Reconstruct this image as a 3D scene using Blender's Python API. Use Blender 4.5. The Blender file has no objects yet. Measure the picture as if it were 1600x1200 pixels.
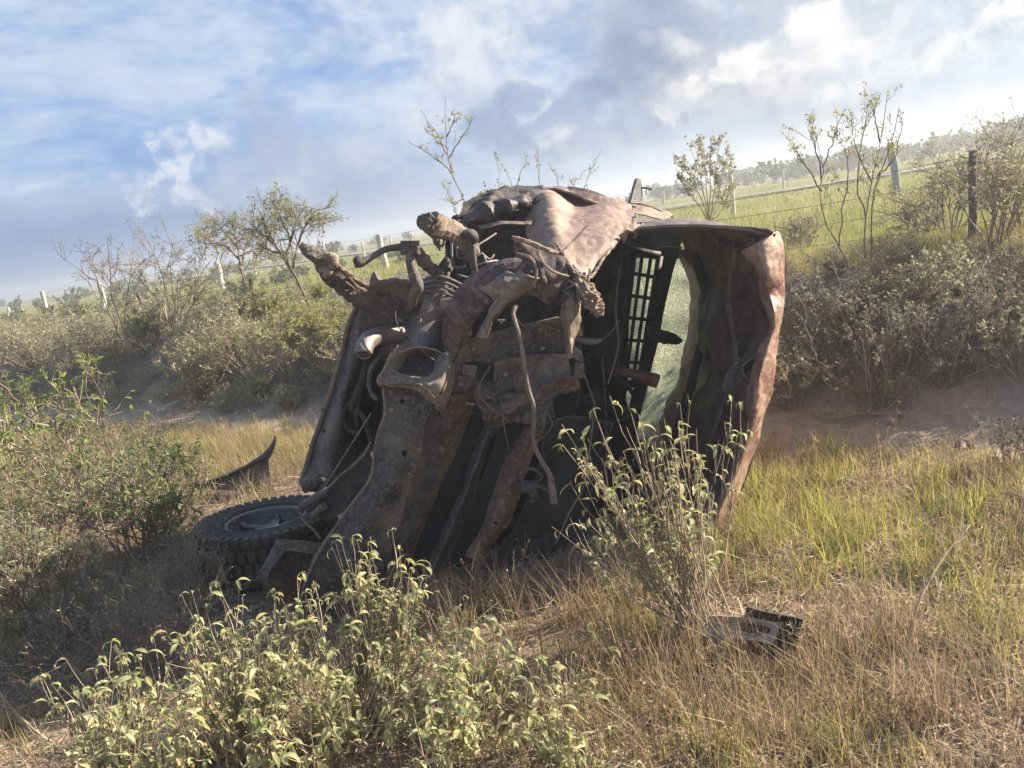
import bpy, bmesh, math, random
import numpy as np
from mathutils import Vector, Matrix, noise as mnoise
S = bpy.context.scene
COL = S.collection
R = math.radians
rng = np.random.default_rng(7)

# ---------------------------------------------------------------- camera
FPX = 1209.0
PITCH, ROLL = R(12.2), R(9.6)
CAM = np.array([0., 0., 1.6])
_F = np.array([0, math.cos(PITCH), -math.sin(PITCH)])
_R0 = np.array([1., 0, 0]); _U0 = np.array([0, math.sin(PITCH), math.cos(PITCH)])
_RC = math.cos(ROLL)*_R0 - math.sin(ROLL)*_U0
_UC = math.sin(ROLL)*_R0 + math.cos(ROLL)*_U0
cam_d = bpy.data.cameras.new('camera'); cam = bpy.data.objects.new('camera', cam_d); COL.objects.link(cam)
cam_d.sensor_width = 36; cam_d.lens = 36*FPX/1600; cam_d.clip_start = 0.05; cam_d.clip_end = 6000
m = Matrix.Identity(4)
for i in range(3):
    m[i][0] = _RC[i]; m[i][1] = _UC[i]; m[i][2] = -_F[i]; m[i][3] = CAM[i]
cam.matrix_world = m
S.camera = cam
def ray(px, py): return _F*FPX + _RC*(px-800) - _UC*(py-600)
def P(px, py, Y):
    d = ray(px, py); return CAM + d*(Y/d[1])
def G(px, py, z=0.):
    d = ray(px, py); return CAM + d*((z-CAM[2])/d[2])
def azel(px, py):
    d = ray(px, py); return math.atan2(d[0], d[1]), math.atan2(d[2], math.hypot(d[0], d[1]))

# ---------------------------------------------------------------- light
SUN_EL, SUN_AZ = R(29), R(75)          # azimuth measured from +Y towards +X
sun_dir = Vector((math.sin(SUN_AZ)*math.cos(SUN_EL), math.cos(SUN_AZ)*math.cos(SUN_EL), math.sin(SUN_EL)))
ld = bpy.data.lights.new('sun', 'SUN'); ld.energy = 5.0; ld.angle = R(0.6); ld.color = (1, .87, .68)
sun = bpy.data.objects.new('sun', ld); COL.objects.link(sun)
sun.rotation_euler = sun_dir.to_track_quat('Z', 'Y').to_euler()
S.view_settings.view_transform = 'Standard'; S.view_settings.look = 'None'
S.view_settings.exposure = 1.42; S.view_settings.gamma = 1

# ---------------------------------------------------------------- node helpers
class NT:
    def __init__(s, tree): s.t = tree; s.n = tree.nodes; s.l = tree.links
    def new(s, typ, **kw):
        n = s.n.new(typ)
        for k, v in kw.items(): setattr(n, k, v)
        return n
    def lk(s, a, b): s.l.new(a, b)
    def val(s, sock, v):
        if isinstance(v, (int, float)): sock.default_value = v
        elif isinstance(v, (tuple, list)): sock.default_value = v
        else: s.lk(v, sock)
    def math(s, op, a, b=0., c=None, clamp=False):
        n = s.new('ShaderNodeMath', operation=op, use_clamp=clamp)
        s.val(n.inputs[0], a); s.val(n.inputs[1], b)
        if c is not None: s.val(n.inputs[2], c)
        return n.outputs[0]
    def noise(s, vec, scale, detail=4., rough=.55, dist=0., out='Fac'):
        n = s.new('ShaderNodeTexNoise'); s.val(n.inputs['Scale'], scale); n.inputs['Detail'].default_value = detail
        n.inputs['Roughness'].default_value = rough; n.inputs['Distortion'].default_value = dist
        if vec is not None: s.lk(vec, n.inputs['Vector'])
        return n.outputs[out]
    def ramp(s, fac, stops, interp='LINEAR'):
        n = s.new('ShaderNodeValToRGB'); cr = n.color_ramp; cr.interpolation = interp
        while len(cr.elements) < len(stops): cr.elements.new(.5)
        for e, (p, c) in zip(cr.elements, stops):
            e.position = p; e.color = (*c, 1) if len(c) == 3 else c
        s.lk(fac, n.inputs[0]); return n.outputs['Color']
    def mix(s, fac, a, b):
        n = s.new('ShaderNodeMix', data_type='RGBA'); s.val(n.inputs[0], fac)
        for k, v in ((6, a), (7, b)):
            s.val(n.inputs[k], (*v, 1) if isinstance(v, tuple) and len(v) == 3 else v)
        return n.outputs[2]
    def smooth(s, v, lo, hi):
        n = s.new('ShaderNodeMapRange', interpolation_type='SMOOTHSTEP'); s.val(n.inputs[0], v)
        s.val(n.inputs[1], lo); s.val(n.inputs[2], hi); return n.outputs[0]

# ---------------------------------------------------------------- world: Nishita sky with cloud banks placed by direction
w = bpy.data.worlds.new('World'); S.world = w; w.use_nodes = True
t = NT(w.node_tree); t.n.clear()
out = t.new('ShaderNodeOutputWorld'); bg = t.new('ShaderNodeBackground'); bg.inputs[1].default_value = 0.076
t.lk(bg.outputs[0], out.inputs[0])
sky = t.new('ShaderNodeTexSky', sky_type='NISHITA', sun_disc=False, sun_elevation=SUN_EL, sun_rotation=SUN_AZ)
sky.air_density = 1.0; sky.dust_density = 1.2; sky.ozone_density = 1.5
tc = t.new('ShaderNodeTexCoord'); D = tc.outputs['Generated']
sep = t.new('ShaderNodeSeparateXYZ'); t.lk(D, sep.inputs[0])
az = t.math('ARCTAN2', sep.outputs[0], sep.outputs[1]); el = t.math('ARCSINE', sep.outputs[2])
ae = t.new('ShaderNodeCombineXYZ'); t.lk(az, ae.inputs[0]); t.lk(el, ae.inputs[1]); AE = ae.outputs[0]
def warp(vec, scale, amt, detail=5., z=0.):
    mp = t.new('ShaderNodeVectorMath', operation='ADD'); t.lk(vec, mp.inputs[0]); mp.inputs[1].default_value = (3.1+z, 1.7, z)
    c = t.noise(mp.outputs[0], scale, detail, .55, 0, 'Color')
    a = t.new('ShaderNodeVectorMath', operation='SUBTRACT'); t.lk(c, a.inputs[0]); a.inputs[1].default_value = (.5, .5, .5)
    b = t.new('ShaderNodeVectorMath', operation='SCALE'); t.lk(a.outputs[0], b.inputs[0]); b.inputs['Scale'].default_value = amt
    d = t.new('ShaderNodeVectorMath', operation='ADD'); t.lk(vec, d.inputs[0]); t.lk(b.outputs[0], d.inputs[1])
    return d.outputs[0]
W1 = warp(AE, 7, .09, 7.); W2 = warp(AE, 18, .045, 7., 5.); W3 = warp(AE, 2.5, .06, 2., 2.)
NB = t.noise(W1, 8.5, 12, .60); NS = t.noise(W2, 21, 10, .62)
def blob(px, py, rx, ry, edge=.3, amp=1.1, tilt=0., nz=None, vec=None):
    a0, e0 = azel(px, py)
    mp = t.new('ShaderNodeMapping', vector_type='TEXTURE'); t.lk(vec or W1, mp.inputs[0])
    mp.inputs['Location'].default_value = (a0, e0, 0); mp.inputs['Rotation'].default_value = (0, 0, R(tilt)); mp.inputs['Scale'].default_value = (rx/FPX, ry/FPX, 1)
    ln = t.new('ShaderNodeVectorMath', operation='LENGTH'); t.lk(mp.outputs[0], ln.inputs[0])
    v = t.math('ADD', t.math('SUBTRACT', 1., ln.outputs['Value']), t.math('MULTIPLY', t.math('SUBTRACT', nz or NB, .5), amp*4.5))
    return t.smooth(v, -.05, edge*1.7+.1)
def C10(r, g, b, k=4.9): return (r*k, g*k, b*k)
base = t.new('ShaderNodeMix', data_type='RGBA', blend_type='MULTIPLY'); base.inputs[0].default_value = 1
t.lk(sky.outputs[0], base.inputs[6]); base.inputs[7].default_value = (.8, .95, 1.15, 1)
cur = t.mix(.85, base.outputs[2], C10(.25, .41, .72))
# streaky high cloud
mp = t.new('ShaderNodeMapping'); t.lk(W3, mp.inputs[0]); mp.inputs['Rotation'].default_value = (0, 0, R(-4)); mp.inputs['Scale'].default_value = (1.0, 3.4, 1)
st = t.noise(mp.outputs[0], 3.4, 11, .6, .3)
cur = t.mix(t.math('MULTIPLY', t.smooth(st, .38, .60), .92), cur, C10(.60, .71, .88))
def ov(c, m, s, col): return t.mix(t.math('MULTIPLY', m, s), c, C10(*col))
# wide veil on the right
cur = ov(cur, blob(1250, 60, 720, 330, .5, .35), .95, (.62, .68, .77))
cur = ov(cur, blob(760, 60, 260, 120, .5, .8), .75, (.78, .81, .88))
# slate bank low on the left, lilac bank in the middle
lowb = t.smooth(el, azel(200, 250)[1], azel(200, 360)[1])
lowl = t.smooth(az, azel(760, 300)[0], azel(330, 300)[0])
cur = ov(cur, t.math('MULTIPLY', lowb, lowl), .95, (.22, .34, .60))
cur = ov(cur, blob(560, 310, 330, 130, .5, .6), .9, (.36, .45, .64))
cur = ov(cur, blob(440, 230, 90, 75, .35, .8), .8, (.42, .50, .70))
cur = ov(cur, blob(700, 180, 200, 60, .4, .9), .5, (.68, .73, .84))
# cumulus puff on the left with its lit rim
cur = ov(cur, blob(272, 262, 62, 62, .6, 1.1, 0, NS, W2), .85, (.90, .92, .97))
cur = ov(cur, blob(338, 220, 44, 28, .6, 1.1, 0, NS, W2), .8, (.86, .89, .95))
cur = ov(cur, blob(360, 275, 80, 50, .5, .8, 0, NS, W2), .8, (.46, .54, .73))
cur = ov(cur, blob(60, 288, 90, 8, .6, .7, 4, NS, W2), .6, (.7, .78, .93))
cur = ov(cur, blob(480, 280, 50, 24, .5, 1., 0, NS, W2), .5, (.62, .69, .83))
# the big dark cloud and its spurs
cur = ov(cur, blob(1040, 75, 210, 130, .45, .6, -8, NB), .9, (.30, .38, .54))
cur = ov(cur, blob(935, 140, 78, 70, .35, .9, 0, NB, W2), .92, (.27, .37, .56))
cur = ov(cur, blob(810, 190, 120, 44, .25, .8, 0, NB), .9, (.29, .39, .60))
cur = ov(cur, blob(1020, 185, 260, 52, .3, .7, 6, NB), .85, (.34, .43, .60))
cur = ov(cur, blob(1240, 175, 260, 42, .4, .7, 8, NB), .75, (.40, .48, .61))
cur = ov(cur, blob(890, 202, 62, 18, .6, 1.1, 3, NS, W2), .85, (.66, .69, .77))
cur = ov(cur, blob(840, 165, 34, 11, .7, 1.1, 20, NS, W2), .7, (.78, .82, .89))
cur = ov(cur, blob(1015, 62, 50, 14, .6, .8, 10, NS, W2), .5, (.5, .56, .68))
# sun-touched billows to its right
cur = ov(cur, blob(1165, 118, 150, 66, .3, .8, 8, NB), .85, (.60, .62, .68))
cur = ov(cur, blob(1170, 100, 95, 32, .5, 1.1, 8, NS, W2), .9, (.90, .90, .90))
cur = ov(cur, blob(1062, 158, 40, 24, .3, .9, 0, NS, W2), .8, (.76, .77, .80))
cur = ov(cur, blob(1300, 40, 170, 60, .35, .9, 10, NB), .8, (.84, .85, .88))
cur = ov(cur, blob(1290, 25, 70, 26, .7, 1.1, 10, NS, W2), .8, (.97, .97, .97))
cur = ov(cur, blob(1385, 118, 90, 20, .4, .8, 10, NS, W2), .7, (.80, .82, .85))
cur = ov(cur, blob(1480, 90, 150, 24, .45, .8, 10, NB), .6, (.47, .55, .66))
cur = ov(cur, blob(1540, 30, 120, 30, .45, .9, 8, NS, W2), .7, (.90, .92, .94))
cur2 = t.new('ShaderNodeMix', data_type='RGBA', blend_type='MULTIPLY'); t.lk(t.math('ADD', .22, t.math('MULTIPLY', t.smooth(az, azel(330, 250)[0], azel(900, 250)[0]), .42)), cur2.inputs[0])
t.lk(cur, cur2.inputs[6])
def shifted(vec, dx, dy, sc, det):
    m_ = t.new('ShaderNodeVectorMath', operation='ADD'); t.lk(vec, m_.inputs[0]); m_.inputs[1].default_value = (dx, dy, 0); return t.noise(m_.outputs[0], sc, det, .58)
rel = t.math('ADD', t.math('SUBTRACT', t.noise(W1, 8.5, 12, .60), shifted(W1, .022, .03, 8.5, 12)), t.math('MULTIPLY', t.math('SUBTRACT', NS, shifted(W2, .008, .012, 21, 10)), .7))
t.lk(t.ramp(t.math('ADD', t.math('MULTIPLY', rel, 1.6), .5), [(.3, (.76, .80, .87)), (.5, (1., 1., 1.)), (.7, (1.22, 1.18, 1.12))]), cur2.inputs[7])
# behind / overhead: unseen sky darkened to deepen the contrast
back = t.smooth(sep.outputs[1], .25, -.1)
cur3 = t.mix(t.math('MULTIPLY', back, .85), cur2.outputs[2], C10(.26, .34, .50))
t.lk(cur3, bg.inputs[0])
# ---------------------------------------------------------------- object helpers
def tag(o, label=None, cat=None, group=None, kind=None):
    if label: o['label'] = label
    if cat: o['category'] = cat
    if group: o['group'] = group
    if kind: o['kind'] = kind
    return o
def thing(name, label, cat, loc=(0, 0, 0), group=None):
    o = bpy.data.objects.new(name, None); COL.objects.link(o); o.location = loc; o.empty_display_size = .1
    return tag(o, label, cat, group)
def mk(name, V, F, mat, parent=None, smooth=True):
    """V (n,3) world coordinates, F list of index arrays (each (k,3) or (k,4))."""
    V = np.asarray(V, dtype=np.float64)
    if parent is not None: V = V - np.array(parent.matrix_basis.translation if parent.parent is None else (parent.matrix_basis.translation + parent.parent.matrix_basis.translation))
    me = bpy.data.meshes.new(name)
    if not isinstance(F, list): F = [F]
    F = [np.asarray(f, dtype=np.int32) for f in F if len(f)]
    nl = sum(f.size for f in F); nf = sum(len(f) for f in F)
    me.vertices.add(len(V)); me.vertices.foreach_set('co', V.astype(np.float32).ravel())
    me.loops.add(nl); me.loops.foreach_set('vertex_index', np.concatenate([f.ravel() for f in F]))
    me.polygons.add(nf)
    tot = np.concatenate([np.full(len(f), f.shape[1], np.int32) for f in F])
    me.polygons.foreach_set('loop_start', np.concatenate([[0], np.cumsum(tot)[:-1]]).astype(np.int32))
    me.polygons.foreach_set('loop_total', tot)
    me.polygons.foreach_set('use_smooth', np.full(nf, smooth))
    me.update(calc_edges=True); me.validate()
    me.materials.append(mat)
    o = bpy.data.objects.new(name, me); COL.objects.link(o)
    if parent is not None: o.parent = parent
    return o
def merge(parts):
    Vs, Fs, n = [], {}, 0
    for V, F in parts:
        if not isinstance(F, list): F = [F]
        for f in F:
            if len(f): Fs.setdefault(f.shape[1], []).append(f+n)
        Vs.append(V); n += len(V)
    return np.concatenate(Vs), [np.concatenate(v) for v in Fs.values()]

# value noise in numpy
_perm = np.random.default_rng(3).random((256, 256))
def vn(x, y):
    xi = np.floor(x).astype(int); yi = np.floor(y).astype(int); fx = x-xi; fy = y-yi
    fx = fx*fx*(3-2*fx); fy = fy*fy*(3-2*fy)
    g = lambda a, b: _perm[a & 255, b & 255]
    return (g(xi, yi)*(1-fx)+g(xi+1, yi)*fx)*(1-fy)+(g(xi, yi+1)*(1-fx)+g(xi+1, yi+1)*fx)*fy
def fbm(x, y, o=4, g=.5):
    s = 0; a = 1; tt = 0
    for i in range(o): s = s+a*vn(x*2**i+i*17.3, y*2**i+i*9.1); tt += a; a *= g
    return s/tt
def sstep(x, a, b):
    u = np.clip((x-a)/(b-a), 0, 1); return u*u*(3-2*u)
# terrain: flat hollow, a diagonal earth bank, a plain behind it
def sdist(x, y): return (x-2.3)*.581+(y-4.55)*.814
def H(x, y):
    x = np.asarray(x, float); y = np.asarray(y, float)
    s = sdist(x, y)+(fbm(x*.7, y*.7, 3)-.5)*.7
    bank = sstep(s, -.15, 1.1)*(.74+.3*(fbm(x*.9+5, y*.9, 3)-.5))
    fall = sstep(s, 1.7, 6.)
    h = bank*(1-fall)+.5*fall
    near = 1-sstep(y, 8, 25)
    h = h+(fbm(x*2.3, y*2.3, 4)-.5)*.10*near+(fbm(x*9, y*9, 3)-.5)*.03*near+(fbm(x*.12, y*.12, 3)-.5)*.35*sstep(y, 10, 30)
    rough = sstep(s, 0, .5)*(1-sstep(s, 2, 4))
    return h+rough*(fbm(x*5, y*5, 4)-.5)*.16
def Hs(x, y): return float(H(x, y))

# ---------------------------------------------------------------- materials
def newmat(name):
    m = bpy.data.materials.new(name); m.use_nodes = True; t = NT(m.node_tree); t.n.clear()
    o = t.new('ShaderNodeOutputMaterial'); b = t.new('ShaderNodeBsdfPrincipled'); t.lk(b.outputs[0], o.inputs[0])
    return m, t, b, o
def bump(t, b, h, strength=.5, dist=.01):
    n = t.new('ShaderNodeBump'); n.inputs['Strength'].default_value = strength; n.inputs['Distance'].default_value = dist
    t.lk(h, n.inputs['Height']); t.lk(n.outputs[0], b.inputs['Normal'])
def metal_mat(name, c1, c2, c3, scale=9., rough=.75, metal=0., dust=(.33, .25, .18), dusta=.45, bmp=.5, spots=0., scr=.35):
    """worn panel: two tones of its own colour, dried mud in soft drifts, edges rubbed, fine scratches"""
    m, t, b, o = newmat(name)
    tc = t.new('ShaderNodeTexCoord'); v = tc.outputs['Object']; g = t.new('ShaderNodeNewGeometry')
    n1 = t.noise(v, scale*.55, 8, .6, .3); n2 = t.noise(v, scale*4.5, 8, .72); n3 = t.noise(v, scale*.4, 7, .62, .8)
    mp = t.new('ShaderNodeMapping'); t.lk(v, mp.inputs[0]); mp.inputs['Rotation'].default_value = (.5, .7, .3); mp.inputs['Scale'].default_value = (70, 70, 4); n5 = t.noise(mp.outputs[0], 1.3, 3, .6, .4)
    c = t.mix(t.smooth(n1, .40, .60), c1, c2)
    c = t.mix(t.math('MULTIPLY', t.smooth(n2, .50, .60), .7), c, c3)
    dm = t.math('MULTIPLY', t.smooth(t.math('ADD', n3, t.math('MULTIPLY', n2, .30)), .56, .80), dusta)
    c = t.mix(dm, c, dust)
    ed = t.smooth(g.outputs['Pointiness'], .515, .60); c = t.mix(t.math('MULTIPLY', ed, .55), c, tuple(min(1, .5*x+.5*y) for x, y in zip(c3, dust)))
    c = t.mix(t.math('MULTIPLY', t.smooth(n5, .66, .72), scr), c, tuple(min(.6, 1.5*x+.08) for x in c3))
    if spots:
        n4 = t.noise(v, scale*5, 4, .6, .5); c = t.mix(t.math('MULTIPLY', t.smooth(n4, .63, .70), spots*.7), c, (.46, .43, .41))
    t.lk(c, b.inputs['Base Color']); t.lk(t.math('ADD', t.math('MULTIPLY', n2, .35), rough-.17, clamp=True), b.inputs['Roughness'])
    b.inputs['Metallic'].default_value = metal
    n6 = t.noise(v, scale*14, 5, .7)
    bump(t, b, t.math('ADD', t.math('ADD', t.math('MULTIPLY', n2, .9), t.math('MULTIPLY', n1, .5)), t.math('MULTIPLY', n6, .35)), bmp, .012)
    return m
M = {}
M['mud'] = metal_mat('rusty_mud_steel', (.088, .078, .080), (.040, .039, .049), (.21, .185, .175), 11, .55, dust=(.26, .215, .175), dusta=.5, bmp=.8, spots=.5)
M['tan'] = metal_mat('tan_dusty_steel', (.25, .20, .165), (.11, .098, .095), (.40, .35, .30), 9, .85, dusta=.7, bmp=.7)
M['rust'] = metal_mat('brown_rust', (.13, .075, .055), (.08, .055, .05), (.24, .165, .12), 10, .85, dusta=.55, bmp=.8)
M['hood'] = metal_mat('faded_hood_paint', (.26, .185, .16), (.20, .13, .12), (.35, .275, .23), 7, .6, dust=(.36, .275, .21), dusta=.85, bmp=.4, scr=.7)
M['recess'] = metal_mat('shadowed_bare_steel', (.040, .038, .046), (.03, .03, .038), (.08, .07, .07), 9, .5, dusta=.15, bmp=.4)  # shade of the bracket dish put into the colour; also one fender layer
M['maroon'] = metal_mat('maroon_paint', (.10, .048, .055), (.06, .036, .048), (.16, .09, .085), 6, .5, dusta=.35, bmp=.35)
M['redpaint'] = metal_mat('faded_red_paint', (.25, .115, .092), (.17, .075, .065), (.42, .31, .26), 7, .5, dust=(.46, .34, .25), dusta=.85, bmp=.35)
M['redstrip'] = metal_mat('scuffed_red_strip', (.13, .085, .07), (.12, .035, .035), (.22, .16, .12), 6, .7, dusta=.7, bmp=.6)
M['dark'] = metal_mat('dark_grimy_metal', (.030, .033, .042), (.018, .02, .028), (.06, .055, .055), 8, .7, dusta=.2, bmp=.7)
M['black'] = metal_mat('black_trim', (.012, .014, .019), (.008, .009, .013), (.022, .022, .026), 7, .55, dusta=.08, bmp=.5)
M['slate'] = metal_mat('slate_underbody', (.072, .073, .086), (.042, .045, .057), (.16, .145, .145), 6, .6, dusta=.45, bmp=.5)
M['grey'] = metal_mat('grey_pipe_metal', (.22, .22, .235), (.14, .14, .155), (.30, .27, .24), 9, .5, metal=.4, dusta=.5, bmp=.4)
M['cable'] = metal_mat('dusty_cable', (.26, .20, .17), (.17, .14, .125), (.33, .28, .24), 12, .8, dusta=.3)
M['plum'] = metal_mat('plum_scuffed_arm', (.105, .078, .095), (.062, .052, .068), (.24, .185, .16), 8, .8, dusta=.6, bmp=.8, spots=.4)
M['label'] = metal_mat('pale_sticker', (.36, .35, .34), (.26, .26, .26), (.42, .40, .36), 14, .6, dusta=.6, bmp=.3)
M['lever'] = metal_mat('red_lever_plastic', (.16, .03, .035), (.10, .03, .035), (.20, .07, .06), 7, .5, dusta=.25, bmp=.2)
M['rubber'] = metal_mat('tyre_rubber', (.014, .016, .021), (.010, .012, .017), (.03, .03, .034), 10, .8, dusta=.08, bmp=.5)
M['rimmet'] = metal_mat('dull_rim_metal', (.11, .115, .13), (.06, .065, .08), (.17, .16, .15), 8, .45, metal=.5, dusta=.4, bmp=.3)
M['stone'] = metal_mat('pale_stone', (.42, .38, .33), (.3, .27, .24), (.5, .46, .4), 12, .9, dusta=.4)
M['darkstone'] = metal_mat('dark_clod', (.05, .04, .038), (.03, .026, .026), (.09, .075, .065), 12, .9, dusta=.2)
M['whitepost'] = metal_mat('whitewashed_post', (.66, .65, .60), (.50, .48, .44), (.34, .30, .25), 5, .85, dusta=.3, bmp=.4)
M['oldwood'] = metal_mat('weathered_post_wood', (.15, .13, .12), (.10, .09, .085), (.24, .21, .19), 12, .9, dusta=.2, bmp=.9)
M['shadepost'] = metal_mat('white_post_in_shade', (.24, .29, .30), (.19, .23, .25), (.33, .36, .35), 7, .85, dusta=.15, bmp=.3)  # white post toned blue grey, its shade put into the colour
M['wire'] = metal_mat('rusted_wire', (.10, .08, .07), (.08, .06, .05), (.15, .12, .1), 12, .7, dusta=.1)
# crazed laminated glass
m, t, b, o = newmat('crazed_glass'); M['glass'] = m
tc = t.new('ShaderNodeTexCoord'); v = tc.outputs['Object']
vo = t.new('ShaderNodeTexVoronoi', feature='DISTANCE_TO_EDGE'); vo.inputs['Scale'].default_value = 62; t.lk(v, vo.inputs['Vector'])
vc = t.new('ShaderNodeTexVoronoi'); vc.inputs['Scale'].default_value = 62; t.lk(v, vc.inputs['Vector'])
edge = t.smooth(vo.outputs['Distance'], 0., .18)
n = t.noise(v, 5, 5, .6); n2 = t.noise(v, 60, 3, .7)
c = t.mix(edge, (.95, .95, .82), (.52, .56, .44)); c = t.mix(t.math('MULTIPLY', t.smooth(n, .45, .65), .6), c, (.66, .78, .66))
c = t.mix(t.math('MULTIPLY', t.smooth(n2, .5, .7), .5), c, (.34, .38, .28))
t.lk(c, b.inputs['Base Color']); b.inputs['Roughness'].default_value = .35
tr = t.new('ShaderNodeBsdfTranslucent'); t.lk(c, tr.inputs[0]); tp = t.new('ShaderNodeBsdfTransparent'); tp.inputs[0].default_value = (.92, .93, .82, 1)
ms = t.new('ShaderNodeMixShader'); ms.inputs[0].default_value = .72; t.lk(b.outputs[0], ms.inputs[1]); t.lk(tr.outputs[0], ms.inputs[2])
ms2 = t.new('ShaderNodeMixShader'); t.lk(t.math('MULTIPLY', edge, .42), ms2.inputs[0]); t.lk(ms.outputs[0], ms2.inputs[1]); t.lk(tp.outputs[0], ms2.inputs[2])
t.lk(ms2.outputs[0], o.inputs[0]); bump(t, b, vc.outputs['Distance'], .6, .004)

def leaf_mat(name, cols, trans=.35, rough=.6, spec=.3):
    m, t, b, o = newmat(name)
    g = t.new('ShaderNodeNewGeometry')
    k = len(cols); stops = [(i/max(1, k-1), c) for i, c in enumerate(cols)]
    c = t.ramp(g.outputs['Random Per Island'], stops)
    tc = t.new('ShaderNodeTexCoord'); n = t.noise(tc.outputs['Object'], 7, 3, .6)
    mm = t.new('ShaderNodeMix', data_type='RGBA', blend_type='MULTIPLY'); mm.inputs[0].default_value = 1
    t.lk(c, mm.inputs[6]); t.lk(t.ramp(n, [(.3, (.72, .74, .72)), (.7, (1.25, 1.22, 1.15))]), mm.inputs[7]); c = mm.outputs[2]
    t.lk(c, b.inputs['Base Color']); b.inputs['Roughness'].default_value = rough; b.inputs['Specular IOR Level'].default_value = spec
    tr = t.new('ShaderNodeBsdfTranslucent'); t.lk(c, tr.inputs[0])
    ms = t.new('ShaderNodeMixShader'); ms.inputs[0].default_value = trans
    t.lk(b.outputs[0], ms.inputs[1]); t.lk(tr.outputs[0], ms.inputs[2]); t.lk(ms.outputs[0], o.inputs[0])
    return m
M['croton'] = leaf_mat('felted_grey_green_leaf', [(.50, .52, .28), (.34, .38, .18), (.62, .61, .38), (.17, .24, .09), (.50, .50, .29), (.64, .62, .40), (.42, .44, .23), (.58, .48, .26), (.29, .34, .15)], .42, .7)
M['sparsegreen'] = leaf_mat('sparse_green_leaf', [(.20, .25, .09), (.11, .19, .055), (.28, .30, .14), (.14, .21, .07)], .4)  # darker, greener leaf tone of the sprawling bush
M['bright'] = leaf_mat('bright_green_leaf', [(.24, .31, .09), (.14, .20, .06), (.34, .40, .12), (.20, .24, .10)], .45)
M['greygreen'] = leaf_mat('grey_green_leaf', [(.22, .25, .14), (.14, .17, .09), (.30, .32, .19), (.10, .13, .07)], .35)
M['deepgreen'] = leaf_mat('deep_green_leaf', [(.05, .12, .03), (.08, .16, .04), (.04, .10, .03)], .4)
M['sage'] = leaf_mat('dusty_sage_leaf', [(0.450, 0.438, 0.288), (0.338, 0.338, 0.213), (0.550, 0.512, 0.362), (0.263, 0.288, 0.150)], .35)
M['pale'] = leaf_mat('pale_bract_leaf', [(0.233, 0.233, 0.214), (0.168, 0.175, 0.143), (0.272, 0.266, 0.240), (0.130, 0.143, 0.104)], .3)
M['mesq'] = leaf_mat('yellow_green_leaflet', [(.44, .42, .15), (.30, .33, .10), (.52, .48, .20), (.24, .29, .09)], .45)
M['farleaf'] = leaf_mat('scrub_leaf', [(0.221, 0.273, 0.104), (0.312, 0.325, 0.156), (0.169, 0.221, 0.078), (0.377, 0.364, 0.195)], .4)
M['twig'] = leaf_mat('grey_twig', [(0.338, 0.275, 0.225), (0.250, 0.200, 0.163), (0.425, 0.350, 0.288)], .0, .85)
M['twigpale'] = leaf_mat('pale_dry_twig', [(.42, .34, .27), (.32, .26, .20), (.50, .42, .34)], .0, .8)
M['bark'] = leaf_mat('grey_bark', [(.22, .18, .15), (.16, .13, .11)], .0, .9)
M['grass'] = leaf_mat('grass_blade', [(.46, .43, .15), (.24, .27, .075), (.62, .50, .28), (.16, .18, .06), (.50, .46, .18), (.36, .26, .18), (.40, .39, .12)], .45, .6)
M['greengrass'] = leaf_mat('green_grass_blade', [(.50, .48, .14), (.33, .37, .08), (.58, .52, .22), (.20, .26, .06), (.46, .44, .13)], .45, .6)
M['drygrass'] = leaf_mat('dry_grass_blade', [(.52, .40, .28), (.26, .18, .14), (.64, .53, .38), (.16, .11, .09), (.46, .33, .23), (.56, .44, .30)], .35, .7)
M['litter'] = leaf_mat('straw_litter', [(.48, .38, .29), (.24, .18, .14), (.62, .52, .40), (.13, .10, .08)], .1, .8)
M['fargrass'] = leaf_mat('field_grass_blade', [(0.253, 0.310, 0.069), (0.345, 0.356, 0.103), (0.368, 0.333, 0.138), (0.207, 0.276, 0.057)], .4)
# soil, changing with the place: pinkish bare strip, brown litter, green plain
m, t, b, o = newmat('soil'); M['soil'] = m
g = t.new('ShaderNodeNewGeometry'); v = g.outputs['Position']; sp = t.new('ShaderNodeSeparateXYZ'); t.lk(v, sp.inputs[0])
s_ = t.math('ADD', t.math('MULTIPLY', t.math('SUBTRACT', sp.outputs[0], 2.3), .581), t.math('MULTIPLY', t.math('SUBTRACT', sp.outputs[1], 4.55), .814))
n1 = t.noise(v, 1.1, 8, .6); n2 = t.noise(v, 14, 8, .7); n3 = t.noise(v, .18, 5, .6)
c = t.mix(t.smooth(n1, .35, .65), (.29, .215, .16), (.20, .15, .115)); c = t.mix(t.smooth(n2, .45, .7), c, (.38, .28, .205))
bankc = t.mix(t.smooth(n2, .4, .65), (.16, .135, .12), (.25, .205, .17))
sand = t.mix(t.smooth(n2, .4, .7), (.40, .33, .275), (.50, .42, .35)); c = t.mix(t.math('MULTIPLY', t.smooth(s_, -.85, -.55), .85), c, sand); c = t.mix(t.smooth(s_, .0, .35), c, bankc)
farc = t.mix(t.smooth(n3, .4, .6), (.17, .20, .055), (.29, .25, .11)); farc = t.mix(t.smooth(n1, .5, .75), farc, (.22, .22, .09))
c = t.mix(t.smooth(s_, 2.4, 7.), c, farc)
t.lk(c, b.inputs['Base Color']); b.inputs['Roughness'].default_value = .95; b.inputs['Specular IOR Level'].default_value = .1
bump(t, b, t.math('ADD', n2, n1), .8, .03)
m, t, b, o = newmat('asphalt'); M['road'] = m
g = t.new('ShaderNodeNewGeometry'); n1 = t.noise(g.outputs['Position'], 3, 6, .6)
t.lk(t.ramp(n1, [(.3, (.17, .165, .165)), (.7, (.25, .24, .235))]), b.inputs['Base Color']); b.inputs['Roughness'].default_value = .85

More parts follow.
